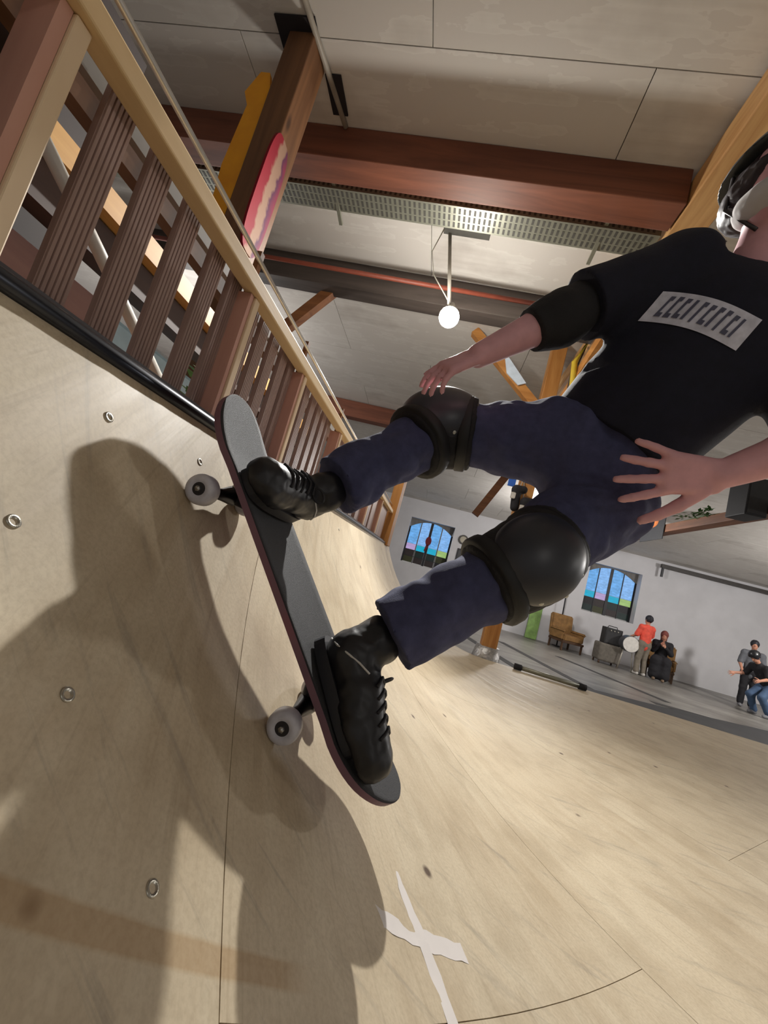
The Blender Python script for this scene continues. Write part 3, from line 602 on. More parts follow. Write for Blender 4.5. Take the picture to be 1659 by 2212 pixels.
o = boxobj('storage_crate', (-2.7, 2.3, 0.155), (-2.1, 3.6, 0.95), plain('crate_grey', (92, 92, 90), 0.7), None, 0.01); tag(o, 'dull grey crate behind the railing, under the pillar', 'crate')
bm = bmesh.new(); box(bm, (-2.75, -1.2, -1.2), (-1.335, 4.5, 0.153)); o = bm_obj('storage_platform', bm, plk); tag(o, 'brown boarded platform behind the railing', 'platform')
bm = bmesh.new()
for t in range(14):
    a = random.uniform(0, 6.28); c = V(-0.75, 1.02, 0.24+0.012*t); tip = c+V(0.05*math.cos(a), 0.05*math.sin(a), 0.02); s = V(-math.sin(a), math.cos(a), 0)*0.014
    vs = [bm.verts.new(tuple(p)) for p in (c, c+(tip-c)*0.5+s, tip, c+(tip-c)*0.5-s)]; bm.faces.new(vs)
tube(bm, [(-0.75, 1.02, 0.155), (-0.75, 1.02, 0.41)], 0.004, 6); o = bm_obj('green_plant', bm, plain('leaf_green', (86, 140, 70), 0.5)); tag(o, 'small green leafy plant behind the slats near the board nose', 'plant')

# ================================================================== THE SKATEBOARD
def board_pose(th, Y, wb=0.405, wr=0.027, ax=0.064, yaw=math.radians(2)):
    r = R-wr; hm = math.asin(wb/2/r); n = V(math.sin(th), 0, math.cos(th)); t = V(-math.cos(th), 0, math.sin(th)); s = V(0, -1, 0)
    mid = V(XC, 0, ZB+R)-n*r*math.cos(hm); mid[1] = Y; p = mid+n*ax
    return p, t*math.cos(yaw)+s*math.sin(yaw), -t*math.sin(yaw)+s*math.cos(yaw), n
BP, BT, BS, BN = board_pose(math.radians(52.3), 0.745)
bw = lambda x, y, z: BP+BT*x+BS*y+BN*z
BW, LN, LT, KN, KT = 0.214, 0.378, 0.395, 0.030, 0.046
def deck_z(x, y):
    z = 0.0
    if x > 0.245: q = (x-0.245)/(LN-0.245); z = KN*q**1.5
    if x < -0.245: q = (-x-0.245)/(LT-0.245); z = KT*q**1.5
    return z+0.006*(y/(BW/2))**2*(1 if abs(x) < 0.22 else max(0, 1-(abs(x)-0.22)/0.1))
def deck_hw(x):
    L = LN if x > 0 else LT; x1 = L-0.125; a = abs(x)
    return BW/2 if a <= x1 else BW/2*math.sqrt(max(0.0, 1-((a-x1)/(L-x1))**2.4))
def deck_mesh(z0, z1, shrink=0.0):
    bm = bmesh.new(); xs = [-LT+(LT+LN)*(0.5-0.5*math.cos(math.pi*i/56)) for i in range(57)]; ny = 10; T, B = [], []
    for x in xs:
        h = max(deck_hw(x)-shrink, 0.0015); xx = max(min(x, LN-shrink), -LT+shrink); rt, rb = [], []
        for j in range(ny+1):
            y = h*(2*j/ny-1); z = deck_z(xx, y); rt.append(bm.verts.new(tuple(bw(xx, y, z+z1)))); rb.append(bm.verts.new(tuple(bw(xx, y, z+z0))))
        T.append(rt); B.append(rb)
    fs = []
    for a in range(len(xs)-1):
        for j in range(ny):
            fs.append(bm.faces.new((T[a][j], T[a+1][j], T[a+1][j+1], T[a][j+1]))); fs.append(bm.faces.new((B[a][j], B[a][j+1], B[a+1][j+1], B[a+1][j])))
    for f in fs: f.smooth = True
    for a in range(len(xs)-1):
        bm.faces.new((T[a][0], B[a][0], B[a+1][0], T[a+1][0])); bm.faces.new((T[a][ny], T[a+1][ny], B[a+1][ny], B[a][ny]))
    for a in (0, -1):
        for j in range(ny): bm.faces.new((T[a][j], T[a][j+1], B[a][j+1], B[a][j]))
    return bm
sk = thing('skateboard', 'black gripped skateboard rolling up the ramp under the skater', 'skateboard', bw(0, 0, -0.09))
m, nt, b = new_mat('deck_ply')
vec = coords(nt, 'Object'); nzz = noise_tex(nt, vec, 5, 3)
cr = ramp_node(nt, nzz, [(0.35, srgb(98, 70, 86)), (0.55, srgb(124, 88, 100)), (0.7, srgb(150, 74, 84))]); nt.links.new(cr.outputs[0], b.inputs['Base Color']); b.inputs['Roughness'].default_value = 0.5
deck = bm_obj('deck', deck_mesh(-0.011, 0.0), m, sk); deck['label'] = 'plum coloured plywood deck edge'
grip = bm_obj('grip_tape', deck_mesh(0.0, 0.0009, 0.0012), plain('grip', (42, 42, 45), 0.75, var=0.25, scale=250, bmp=0.5, bscale=900), deck)
alu = plain('truck_black', (36, 36, 44), 0.35, 0.7); axl = plain('axle_steel', (180, 180, 180), 0.3, 0.9); ure = plain('urethane', (196, 196, 206), 0.4, var=0.12, scale=60); bush = plain('bushing_white', (206, 202, 200), 0.5)
wcore = plain('wheel_core', (36, 34, 38), 0.5)
for sg in (1, -1):
    x = sg*0.2025
    bm = bmesh.new(); obox(bm, bw(x, 0, -0.0145), (BT, BS, BN), (0.040, 0.027, 0.0035)); bmesh.ops.bevel(bm, geom=bm.edges[:], offset=0.002, segments=1, affect='EDGES')
    obox(bm, bw(x-sg*0.024, 0, -0.027), (BT, BS, BN), (0.010, 0.014, 0.012)); tr = bm_obj('truck', bm, alu, sk)
    bm = bmesh.new(); tube(bm, [bw(x, -0.070, -0.064), bw(x, -0.035, -0.061), bw(x, 0, -0.052), bw(x, 0.035, -0.061), bw(x, 0.070, -0.064)], [0.010, 0.011, 0.020, 0.011, 0.010], 14)
    tube(bm, [bw(x, 0, -0.052), bw(x-sg*0.035, 0, -0.032)], [0.016, 0.008], 10); bm_obj('hanger', bm, alu, tr, smooth=True)
    bm = bmesh.new(); tube(bm, [bw(x, -0.110, -0.064), bw(x, 0.110, -0.064)], 0.004, 10); bm_obj('axle', bm, axl, tr, smooth=True)
    bm = bmesh.new(); tube(bm, [bw(x+sg*0.012, 0, -0.018), bw(x+sg*0.010, 0, -0.030), bw(x+sg*0.006, 0, -0.044)], [0.013, 0.014, 0.012], 14); bm_obj('bushing', bm, bush, tr, smooth=True)
    for sy in (1, -1):
        bm = bmesh.new(); lathe(bm, bw(x, sy*0.074, -0.064), BS*sy, [(0, 0.009), (0.0, 0.019), (0.004, 0.0245), (0.010, 0.027), (0.024, 0.027), (0.030, 0.0245), (0.033, 0.0195), (0.0325, 0.014), (0.030, 0.011), (0.030, 0.0)], 32)
        wh = bm_obj('wheel', bm, ure, sk, smooth=True)
        bm = bmesh.new(); lathe(bm, bw(x, sy*0.1043, -0.064), BS*sy, [(0, 0.0), (0, 0.0115), (0.0004, 0.0112), (0.0006, 0.0)], 20); bm_obj('wheel_core', bm, wcore, wh)
        bm = bmesh.new(); lathe(bm, bw(x, sy*0.1046, -0.064), BS*sy, [(0, 0.0), (0, 0.0052), (0.004, 0.005), (0.004, 0.0)], 6); bm_obj('axle_nut', bm, axl, wh)
    for dx in (-0.026, 0.026):
        for dy in (-0.02, 0.02):
            bm = bmesh.new(); c = bw(x+dx, dy, deck_z(x+dx, dy)+0.0006); lathe(bm, c, BN, [(0, 0.0045), (0.0009, 0.004), (0.0009, 0.0)], 10); bm_obj('bolt', bm, axl, deck)

# ================================================================== PEOPLE
skin = plain('skin', (220, 166, 172), 0.55, var=0.08, scale=30); 
def unit(v): v = np.array(v, float); return v/np.linalg.norm(v)
def rot(v, k, a): k = unit(k); return v*math.cos(a)+np.cross(k, v)*math.sin(a)+k*(k@v)*(1-math.cos(a))
def hand(S, w, d, n, ts, s=1.0, curl=(12, 14, 16, 18), spread=5, thumb=38):
    """palm + four jointed fingers + thumb; w wrist, d finger direction, n palm side normal, ts thumb side sign"""
    d = unit(d); n = unit(n-d*(n@d)); sd = np.cross(n, d)*ts; k = 0.006*s
    for q in (-1.2, -0.4, 0.4, 1.2): S.cap(w+sd*q*0.014*s, w+d*0.082*s+sd*q*0.0205*s, 0.013*s, 0.0115*s, k)
    for i, (L, q) in enumerate(((0.068, 1.5), (0.078, 0.5), (0.072, -0.5), (0.056, -1.5))):
        dd = rot(d, np.cross(sd, d), math.radians(-q*spread)*(1 if np.cross(sd, d)@n > 0 else 1)); dd = unit(dd+sd*q*math.radians(spread)*0.8)
        p = w+d*0.080*s+sd*q*0.0195*s; r = 0.0088*s*(0.9 if i == 3 else 1)
        ax = np.cross(dd, n)
        for j, fr in enumerate((0.45, 0.31, 0.24)):
            dd = unit(rot(dd, ax, math.radians(curl[i]))); e = p+dd*L*fr*s; S.cap(p, e, r, r*0.9, 0.003*s); p = e; r *= 0.92
    p = w+d*0.018*s+sd*0.026*s; dd = unit(d*math.cos(math.radians(thumb))+sd*math.sin(math.radians(thumb))+n*0.15); r = 0.0125*s
    for L in (0.042, 0.032, 0.026):
        e = p+dd*L*s; S.cap(p, e, r, r*0.88, 0.004*s); p = e; r *= 0.86; dd = unit(dd+d*0.22+n*0.1)
def head(S, c, up, fr, s=1.0, k=0.015):
    sd = np.cross(up, fr)
    S.ell(c+up*0.02*s-fr*0.008*s, (up, fr, sd), (0.098*s, 0.094*s, 0.076*s), k)
    S.ell(c-up*0.050*s+fr*0.028*s, (up, fr, sd), (0.062*s, 0.060*s, 0.056*s), 0.02*s)         # jaw
    S.cap(c+fr*0.086*s+up*0.012*s, c+fr*0.104*s-up*0.026*s, 0.008*s, 0.013*s, 0.008*s)          # nose
    for q in (-1, 1):
        S.ell(c+sd*q*0.030*s+fr*0.094*s+up*0.012*s, (up, fr, sd), (0.011*s, 0.010*s, 0.016*s), 0.004*s, True)   # eye socket
        S.ell(c+sd*q*0.078*s-up*0.004*s-fr*0.006*s, (up, fr, sd), (0.030*s, 0.017*s, 0.009*s), 0.005*s)         # ear
    S.cap(c+fr*0.085*s-up*0.058*s-sd*0.018*s, c+fr*0.085*s-up*0.058*s+sd*0.018*s, 0.007*s, 0.007*s, 0.006*s)    # lips
def sdf_for(pts, pad, vox):
    P = np.array(pts); return SDF(P.min(0)-pad, P.max(0)+pad, vox)

# ---- the skater in the foreground
JT = dict(
 ankF=bw(0.158, -0.080, 0.098), ankR=bw(-0.150, 0.0, 0.100),
 kneF=at(948, 932, 1.03), kneR=at(1132, 1216, 0.80),
 hipF=at(1222, 962, 0.98), hipR=at(1300, 1082, 0.95), pel=at(1285, 1000, 0.95),
 chest=at(1478, 790, 0.90), neck=at(1616, 622, 0.87),
 shF=at(1478, 590, 0.92), shR=at(1735, 780, 0.84),
 elF=at(1235, 672, 0.90), wrF=at(1035, 768, 0.86),
 elR=at(1800, 945, 0.73), wrR=at(1545, 1030, 0.75))
J = JT
tor = unit(J['neck']-J['pel']); fr = -unit(J['chest']); fr = unit(fr-tor*(fr@tor)); lat = np.cross(tor, fr)
person = thing('person', 'skater in black shirt, navy trousers and knee pads riding the board', 'person', bw(0, 0, 0.002))
HC = at(1694, 410, 0.86); hup = unit(HC-at(1626, 590, 0.87)); hfr = M@V(-0.62, 0.25, -0.74); hfr = unit(hfr-hup*(hfr@hup))
S = sdf_for(list(J.values())+[HC+0.16, HC-0.16], 0.13, 0.0045)
S.cap(J['pel'], J['chest'], 0.085, 0.095, 0.03, (fr, 1.35)); S.cap(J['chest'], J['neck']-tor*0.03, 0.095, 0.06, 0.03, (fr, 1.3)); S.cap(J['shF'], J['shR'], 0.042, 0.042, 0.03)
S.cap(J['neck']-tor*0.02, HC-hup*0.05, 0.046, 0.043, 0.02)
head(S, HC, hup, hfr, 0.98)
for a in 'FR':
    S.cap(J['hip'+a], J['kne'+a], 0.062, 0.045, 0.02); S.cap(J['kne'+a], J['ank'+a], 0.043, 0.032, 0.02)
    d = unit(J['wr'+a]-J['el'+a]); bulge = J['el'+a]+(J['wr'+a]-J['el'+a])*0.3
    S.cap(J['sh'+a], J['el'+a], 0.045, 0.036, 0.02); S.cap(J['el'+a], bulge, 0.037, 0.039, 0.02); S.cap(bulge, J['wr'+a], 0.039, 0.0255, 0.02)
hand(S, J['wrF'], at(905, 818, 0.84)-J['wrF'], M@V(0.15, 0.7, 0.5), 1, 0.92, (16, 18, 20, 24), 2, 22)
hand(S, J['wrR'], at(1345, 1012, 0.74)-J['wrR'], M@V(0.0, -0.15, 1.0), -1, 1.12, (5, 6, 6, 8), 7, 42)
body = link('body', S.mesh('body'), skin, person, smooth=True); body['label'] = 'bare forearms, hands and face'
# head wear
S = SDF(HC-0.2, HC+0.2, 0.005); S.ell(HC+hup*0.03-hfr*0.012, (hup, hfr, lat), (0.100, 0.100, 0.088), 0.01); S.plane_cut(HC+hfr*0.055-hup*0.02, hfr*1.0-hup*0.55)
link('hair', S.mesh('hair', 0.003, 60), plain('hair_dark', (44, 32, 36), 0.5), person, smooth=True)
S = SDF(HC-0.22, HC+0.22, 0.005); S.ell(HC+hup*0.045-hfr*0.005, (hup, hfr, lat), (0.118, 0.124, 0.105), 0.01); S.plane_cut(HC+hup*0.045, -hup+hfr*0.15)
hel = link('helmet', S.mesh('helmet'), plain('helmet_black', (20, 24, 24), 0.42), person, smooth=True)
hsd = np.cross(hup, hfr)
bm = bmesh.new()
for q in (-1, 1): tube(bm, [HC+hsd*q*0.097+hup*0.04, HC+hsd*q*0.088-hup*0.05+hfr*0.02, HC-hup*0.115+hfr*0.045+hsd*q*0.02], 0.004, 6)
bm_obj('chin_strap', bm, plain('strap_dark', (60, 56, 58), 0.4), hel, smooth=True)
S = SDF(HC-0.2, HC+0.2, 0.004); S.ell(HC-hup*0.048+hfr*0.034, (hup, hfr, lat), (0.046, 0.070, 0.064), 0.01); S.plane_cut(HC-hup*0.020, hup); S.plane_cut(HC-hfr*0.01, -hfr)
link('face_covering', S.mesh('face_covering', 0.0015, 40), plain('cloth_white', (206, 202, 200), 0.8), person, smooth=True)
# T-shirt
hem_p = J['pel']+tor*0.055; navy = plain('shirt_black', (18, 20, 38), 0.85, var=0.2, scale=40, bmp=0.15, bscale=400)
S = sdf_for([J[k] for k in ('pel', 'chest', 'neck', 'shF', 'shR', 'elF', 'elR')], 0.2, 0.006)
S.cap(J['pel']-tor*0.05, J['pel']+tor*0.15, 0.150, 0.148, 0.03, (fr, 1.45)); S.cap(J['pel']+tor*0.12, J['chest']+tor*0.06, 0.148, 0.172, 0.04, (fr, 1.45))
S.cap(J['shF'], J['shR'], 0.075, 0.075, 0.05, (fr, 1.15)); S.cap(J['neck']-tor*0.06, J['neck'], 0.075, 0.06, 0.03)
for a in 'FR':
    v = J['el'+a]-J['sh'+a]; e = J['sh'+a]+v*0.94; S.cap(J['sh'+a], e, 0.078, 0.073, 0.035); 
cutd = unit(J['elF']-J['shF']); S.local_cut(J['shF']+(J['elF']-J['shF'])*0.90, cutd, 0.14); S.local_cut(J['elR']*0.85+J['shR']*0.15, unit(J['elR']-J['shR']), 0.14)
S.local_cut(hem_p-fr*0.02, -tor+lat*0.0, 0.26); S.local_cut(J['neck']+tor*0.012, tor, 0.10)
shirt_me = S.mesh('shirt', 0.009, 9, np.array([lat*1.0, tor*0.5, fr*1.0])); shirt = link('shirt', shirt_me, navy, person, smooth=True)
# chest print laid on the cloth
from mathutils.bvhtree import BVHTree
so = ORG[shirt.name]
bvh = BVHTree.FromPolygons([tuple(np.array(v.co)+so) for v in shirt.data.vertices], [tuple(p.vertices) for p in shirt.data.polygons])
PC = [V(1378, 694), V(1432, 630), V(1645, 692), V(1588, 758)]                  # left-low, left-top, right-top, right-low
def chest_pt(s, t, off):
    q = (PC[0]*(1-s)+PC[3]*s)*(1-t)+(PC[1]*(1-s)+PC[2]*s)*t; q = q+V(6, -14)*math.sin(math.pi*s)
    d = unit(ray(*q)); h = bvh.ray_cast(Vector((0, 0, 0)), Vector(d))
    if h[0] is None: return None
    return np.array(h[0])+np.array(h[1])*off*(-1 if np.array(h[1])@d > 0 else 1)
def patch(name, quad, ns, ntt, off, m, par, rnd=0):
    bm = bmesh.new(); G = []
    for i in range(ns+1):
        row = []
        for j in range(ntt+1):
            a, c = i/ns, j/ntt; q = (quad[0]*(1-a)+quad[3]*a)*(1-c)+(quad[1]*(1-a)+quad[2]*a)*c
            if rnd: q = V(q[0]+(0.5-abs(2*c-1)*0.5)*0, q[1])
            p = chest_pt(q[0], q[1], off); row.append(None if p is None else bm.verts.new(tuple(p)))
        G.append(row)
    for i in range(ns):
        for j in range(ntt):
            f = (G[i][j], G[i+1][j], G[i+1][j+1], G[i][j+1])
            if all(f): bm.faces.new(f)
    if not bm.faces: bm.free(); return None
    return bm_obj(name, bm, m, par, smooth=True)
pr = patch('shirt_print', [V(0, 0), V(0, 1), V(1, 1), V(1, 0)], 26, 10, 0.002, plain('print_grey', (216, 218, 234), 0.8, var=0.18, scale=40), shirt)
inkm = plain('print_ink', (88, 90, 112), 0.8)
xs_ = 0.10
for i, (w, lo, hi, bars) in enumerate([(0.025, .18, .85, 'L'), (0.025, .18, .86, 'F'), (0.025, .2, .84, 'E'), (0.028, .2, .84, 'I'), (0.025, .18, .84, 'R'), (0.025, .2, .82, 'E'), (0.028, .2, .84, 'H'), (0.025, .18, .84, 'A'), (0.025, .2, .8, 'F'), (0.025, .2, .8, 'I')]):
    patch('print_stroke', [V(xs_, lo), V(xs_+0.02, hi), V(xs_+0.02+w, hi), V(xs_+w, lo)], 2, 6, 0.0034, inkm, shirt)
    if bars not in 'I': patch('print_stroke', [V(xs_+w, hi-0.14), V(xs_+w+0.012, hi), V(xs_+w+0.042, hi), V(xs_+w+0.036, hi-0.14)], 2, 2, 0.0034, inkm, shirt)
    if bars in 'ELF': patch('print_stroke', [V(xs_+w, lo+0.0), V(xs_+w, lo+0.14), V(xs_+w+0.036, lo+0.14), V(xs_+w+0.034, lo)], 2, 2, 0.0034, inkm, shirt)
    xs_ += 0.082
# trousers
denim = plain('trousers_navy', (66, 69, 102), 0.9, var=0.16, scale=60, bmp=0.2, bscale=500)
S = sdf_for([J[k] for k in ('pel', 'hipF', 'hipR', 'kneF', 'kneR', 'ankF', 'ankR')], 0.16, 0.006)
S.cap(J['hipF'], J['hipR'], 0.105, 0.105, 0.03); S.cap(J['pel'], J['pel']+tor*0.10, 0.105, 0.11, 0.03, (fr, 1.25))
for a, rk, ra in (('F', 0.074, 0.062), ('R', 0.074, 0.064)):
    hp, kn_, an = J['hip'+a], J['kne'+a], J['ank'+a]; S.cap(hp, kn_, 0.104, rk, 0.035); S.cap(kn_, an+(kn_-an)*0.06, rk-0.004, ra, 0.02)
    S.cap(an+(kn_-an)*0.30, an+(kn_-an)*0.08, ra*1.02, ra*1.06, 0.01)
    S.local_cut(an+(kn_-an)*0.09, unit(an-kn_), 0.13)
link('trousers', S.mesh('trousers', 0.0105, 15), denim, person, smooth=True)
# knee and elbow pads
padm = plain('pad_black', (26, 25, 28), 0.8, bmp=0.2, bscale=300); capm = plain('pad_cap', (46, 48, 56), 0.38, var=0.1); riv = plain('rivet', (190, 190, 180), 0.4, 0.4)
def knee_pad(kn_, hp, an, out, rs, sr):
    t1 = unit(hp-kn_); t2 = unit(an-kn_); ax = unit(t1-t2); out = unit(out-ax*(out@ax)); sd = np.cross(ax, out)
    S = SDF(kn_-0.2, kn_+0.2, 0.005); S.cap(kn_, kn_+t1*0.075, sr, sr*1.02, 0.012); S.cap(kn_, kn_+t2*0.075, sr, sr*0.95, 0.012); S.ell(kn_+out*0.02, (ax, sd, out), (0.105, 0.078, 0.075), 0.02)
    S.local_cut(kn_+t1*0.085, t1, 0.16); S.local_cut(kn_+t2*0.095, t2, 0.16)
    pad = link('knee_pad', S.mesh('knee_pad', 0.003, 30), padm, person, smooth=True)
    S = SDF(kn_-0.2, kn_+0.2, 0.004); c = kn_+out*0.042
    S.ell(c, (ax, sd, out), (0.092*rs, 0.078*rs, 0.060*rs), 0.01); S.plane_cut(c-out*0.012, -out)
    cp = link('pad_cap', S.mesh('pad_cap'), capm, pad, smooth=True)
    for q in (-0.6, 0.0, 0.6):
        p = c+sd*0.072*rs*math.cos(q)+ax*0.085*rs*math.sin(q)+out*0.014; bm = bmesh.new(); bmesh.ops.create_uvsphere(bm, u_segments=10, v_segments=6, radius=0.0065, matrix=Matrix.Translation(p)); bm_obj('rivet', bm, riv, pad, smooth=True)
    for tt, dd in ((t1, 0.062), (t2, 0.074)):
        bm = bmesh.new(); lathe(bm, kn_+tt*(dd-0.014), tt, [(0, sr*1.02), (0.004, sr*1.06), (0.024, sr*1.06), (0.028, sr*1.02)], 28); bm_obj('strap', bm, plain('strap_black', (18, 18, 20), 0.6), pad, smooth=True)
    return pad
camdir = lambda p: -unit(p)
up_img = lambda p: unit(M@V(-0.15, -1, 0))
knee_pad(J['kneF'], J['hipF'], J['ankF'], up_img(0)*0.75+camdir(J['kneF'])*0.75, 1.12, 0.088)
knee_pad(J['kneR'], J['hipR'], J['ankR'], camdir(J['kneR'])*1.0+M@V(0.0, 0.12, 0), 1.08, 0.086)
S = sdf_for([J['elF'], J['wrF']], 0.12, 0.005); v = J['wrF']-J['elF']; S.cap(J['elF']-v*0.12, J['elF']+v*0.46, 0.052, 0.046, 0.01); S.ell(J['elF']+v*0.12+M@V(-0.1, 0.6, -0.6)*0.02, (unit(v), unit(np.cross(v, V(0, 0, 1))), unit(np.cross(v, np.cross(v, V(0, 0, 1))))), (0.075, 0.055, 0.058), 0.02)
S.local_cut(J['elF']+v*0.46, unit(v), 0.09)
link('elbow_pad', S.mesh('elbow_pad', 0.002, 30), padm, person, smooth=True)
# shoes
shm = plain('shoe_black', (24, 24, 28), 0.45, var=0.3, scale=30); solem = plain('sole_black', (34, 34, 40), 0.6); lacem = plain('lace', (40, 40, 44), 0.7); pipm = plain('shoe_piping', (190, 188, 184), 0.5)
def shoe(ball, heel, up, ank, L=0.25):
    """heel and ball lie on the deck"""
    d = unit(ball-heel); d = unit(d-up*(d@up)); sd = np.cross(up, d); toe = heel+d*L
    S = SDF(np.minimum(heel, toe)-0.14, np.maximum(heel, toe)+0.16, 0.0045)
    S.cap(heel+d*0.045+up*0.045, heel+d*0.11+up*0.046, 0.036, 0.036, 0.02); S.cap(heel+d*0.11+up*0.044, heel+d*0.20+up*0.030, 0.037, 0.038, 0.02)
    S.ell(heel+d*(L-0.052)+up*0.026, (d, sd, up), (0.052, 0.043, 0.030), 0.02)
    S.cap(heel+d*0.05+up*0.05, ank+(ank-heel-d*0.05)*0.05, 0.040, 0.043, 0.02); S.plane_cut(heel+up*0.012, -up)
    sh = link('shoe', S.mesh('shoe', 0.0025, 45), shm, person, smooth=True)
    pts = []
    for t in np.linspace(0, 2*math.pi, 37)[:-1]:
        c, s_ = math.cos(t), math.sin(t); x = L/2+c*L/2*0.985; w = 0.041-0.006*math.sin(math.pi*x/L)+0.006*(x/L); pts.append(heel+d*x+sd*np.sign(s_)*abs(s_)**0.6*w)
    bm = bmesh.new(); prism(bm, pts, up*0.020); bm_obj('sole', bm, solem, sh)
    so_ = ORG[sh.name]; bv = BVHTree.FromPolygons([tuple(np.array(v.co)+so_) for v in sh.data.vertices], [tuple(p.vertices) for p in sh.data.polygons])
    def stick(o, dr, off):
        h = bv.ray_cast(Vector(o), Vector(dr), 0.3); return None if h[0] is None else np.array(h[0])-dr*off
    for i in range(5):
        x = 0.100+0.018*i; pts = [stick(heel+d*(x+0.004*abs(q))+sd*q*0.008+up*0.25, -up, 0.0015) for q in (-3, -2, -1, 0, 1, 2, 3)]; pts = [p for p in pts if p is not None]
        if len(pts) > 2: bm = bmesh.new(); tube(bm, pts, 0.0026, 6); bm_obj('lace', bm, lacem, sh, smooth=True)
    c0 = stick(heel+d*0.105+sd*0.012+up*0.25, -up, 0.0)
    if c0 is not None:
        bm = bmesh.new(); tube(bm, [c0+sd*0.016*(1-math.cos(t))+up*0.010*math.sin(t)+up*0.004 for t in np.linspace(0, 2*math.pi, 15)], 0.0024, 6, False); bm_obj('lace_loop', bm, lacem, sh, smooth=True)
    for q in (-1, 1):
        pts = [stick(heel+d*x+up*z+sd*q*0.2, -sd*q, 0.0008) for x, z in ((0.012, 0.030), (0.03, 0.042), (0.05, 0.056), (0.07, 0.068), (0.09, 0.076))]; pts = [p for p in pts if p is not None]
        if len(pts) > 2: bm = bmesh.new(); tube(bm, pts, 0.0018, 6); bm_obj('piping', bm, pipm, sh, smooth=True)
    return sh
zt = 0.008
shoe(bw(0.185, 0.10, zt), bw(0.155, -0.128, zt), BN, J['ankF'], 0.230)
shoe(bw(-0.30, 0.075, zt+0.004), bw(-0.105, 0.015, zt), BN, J['ankR'], 0.195)

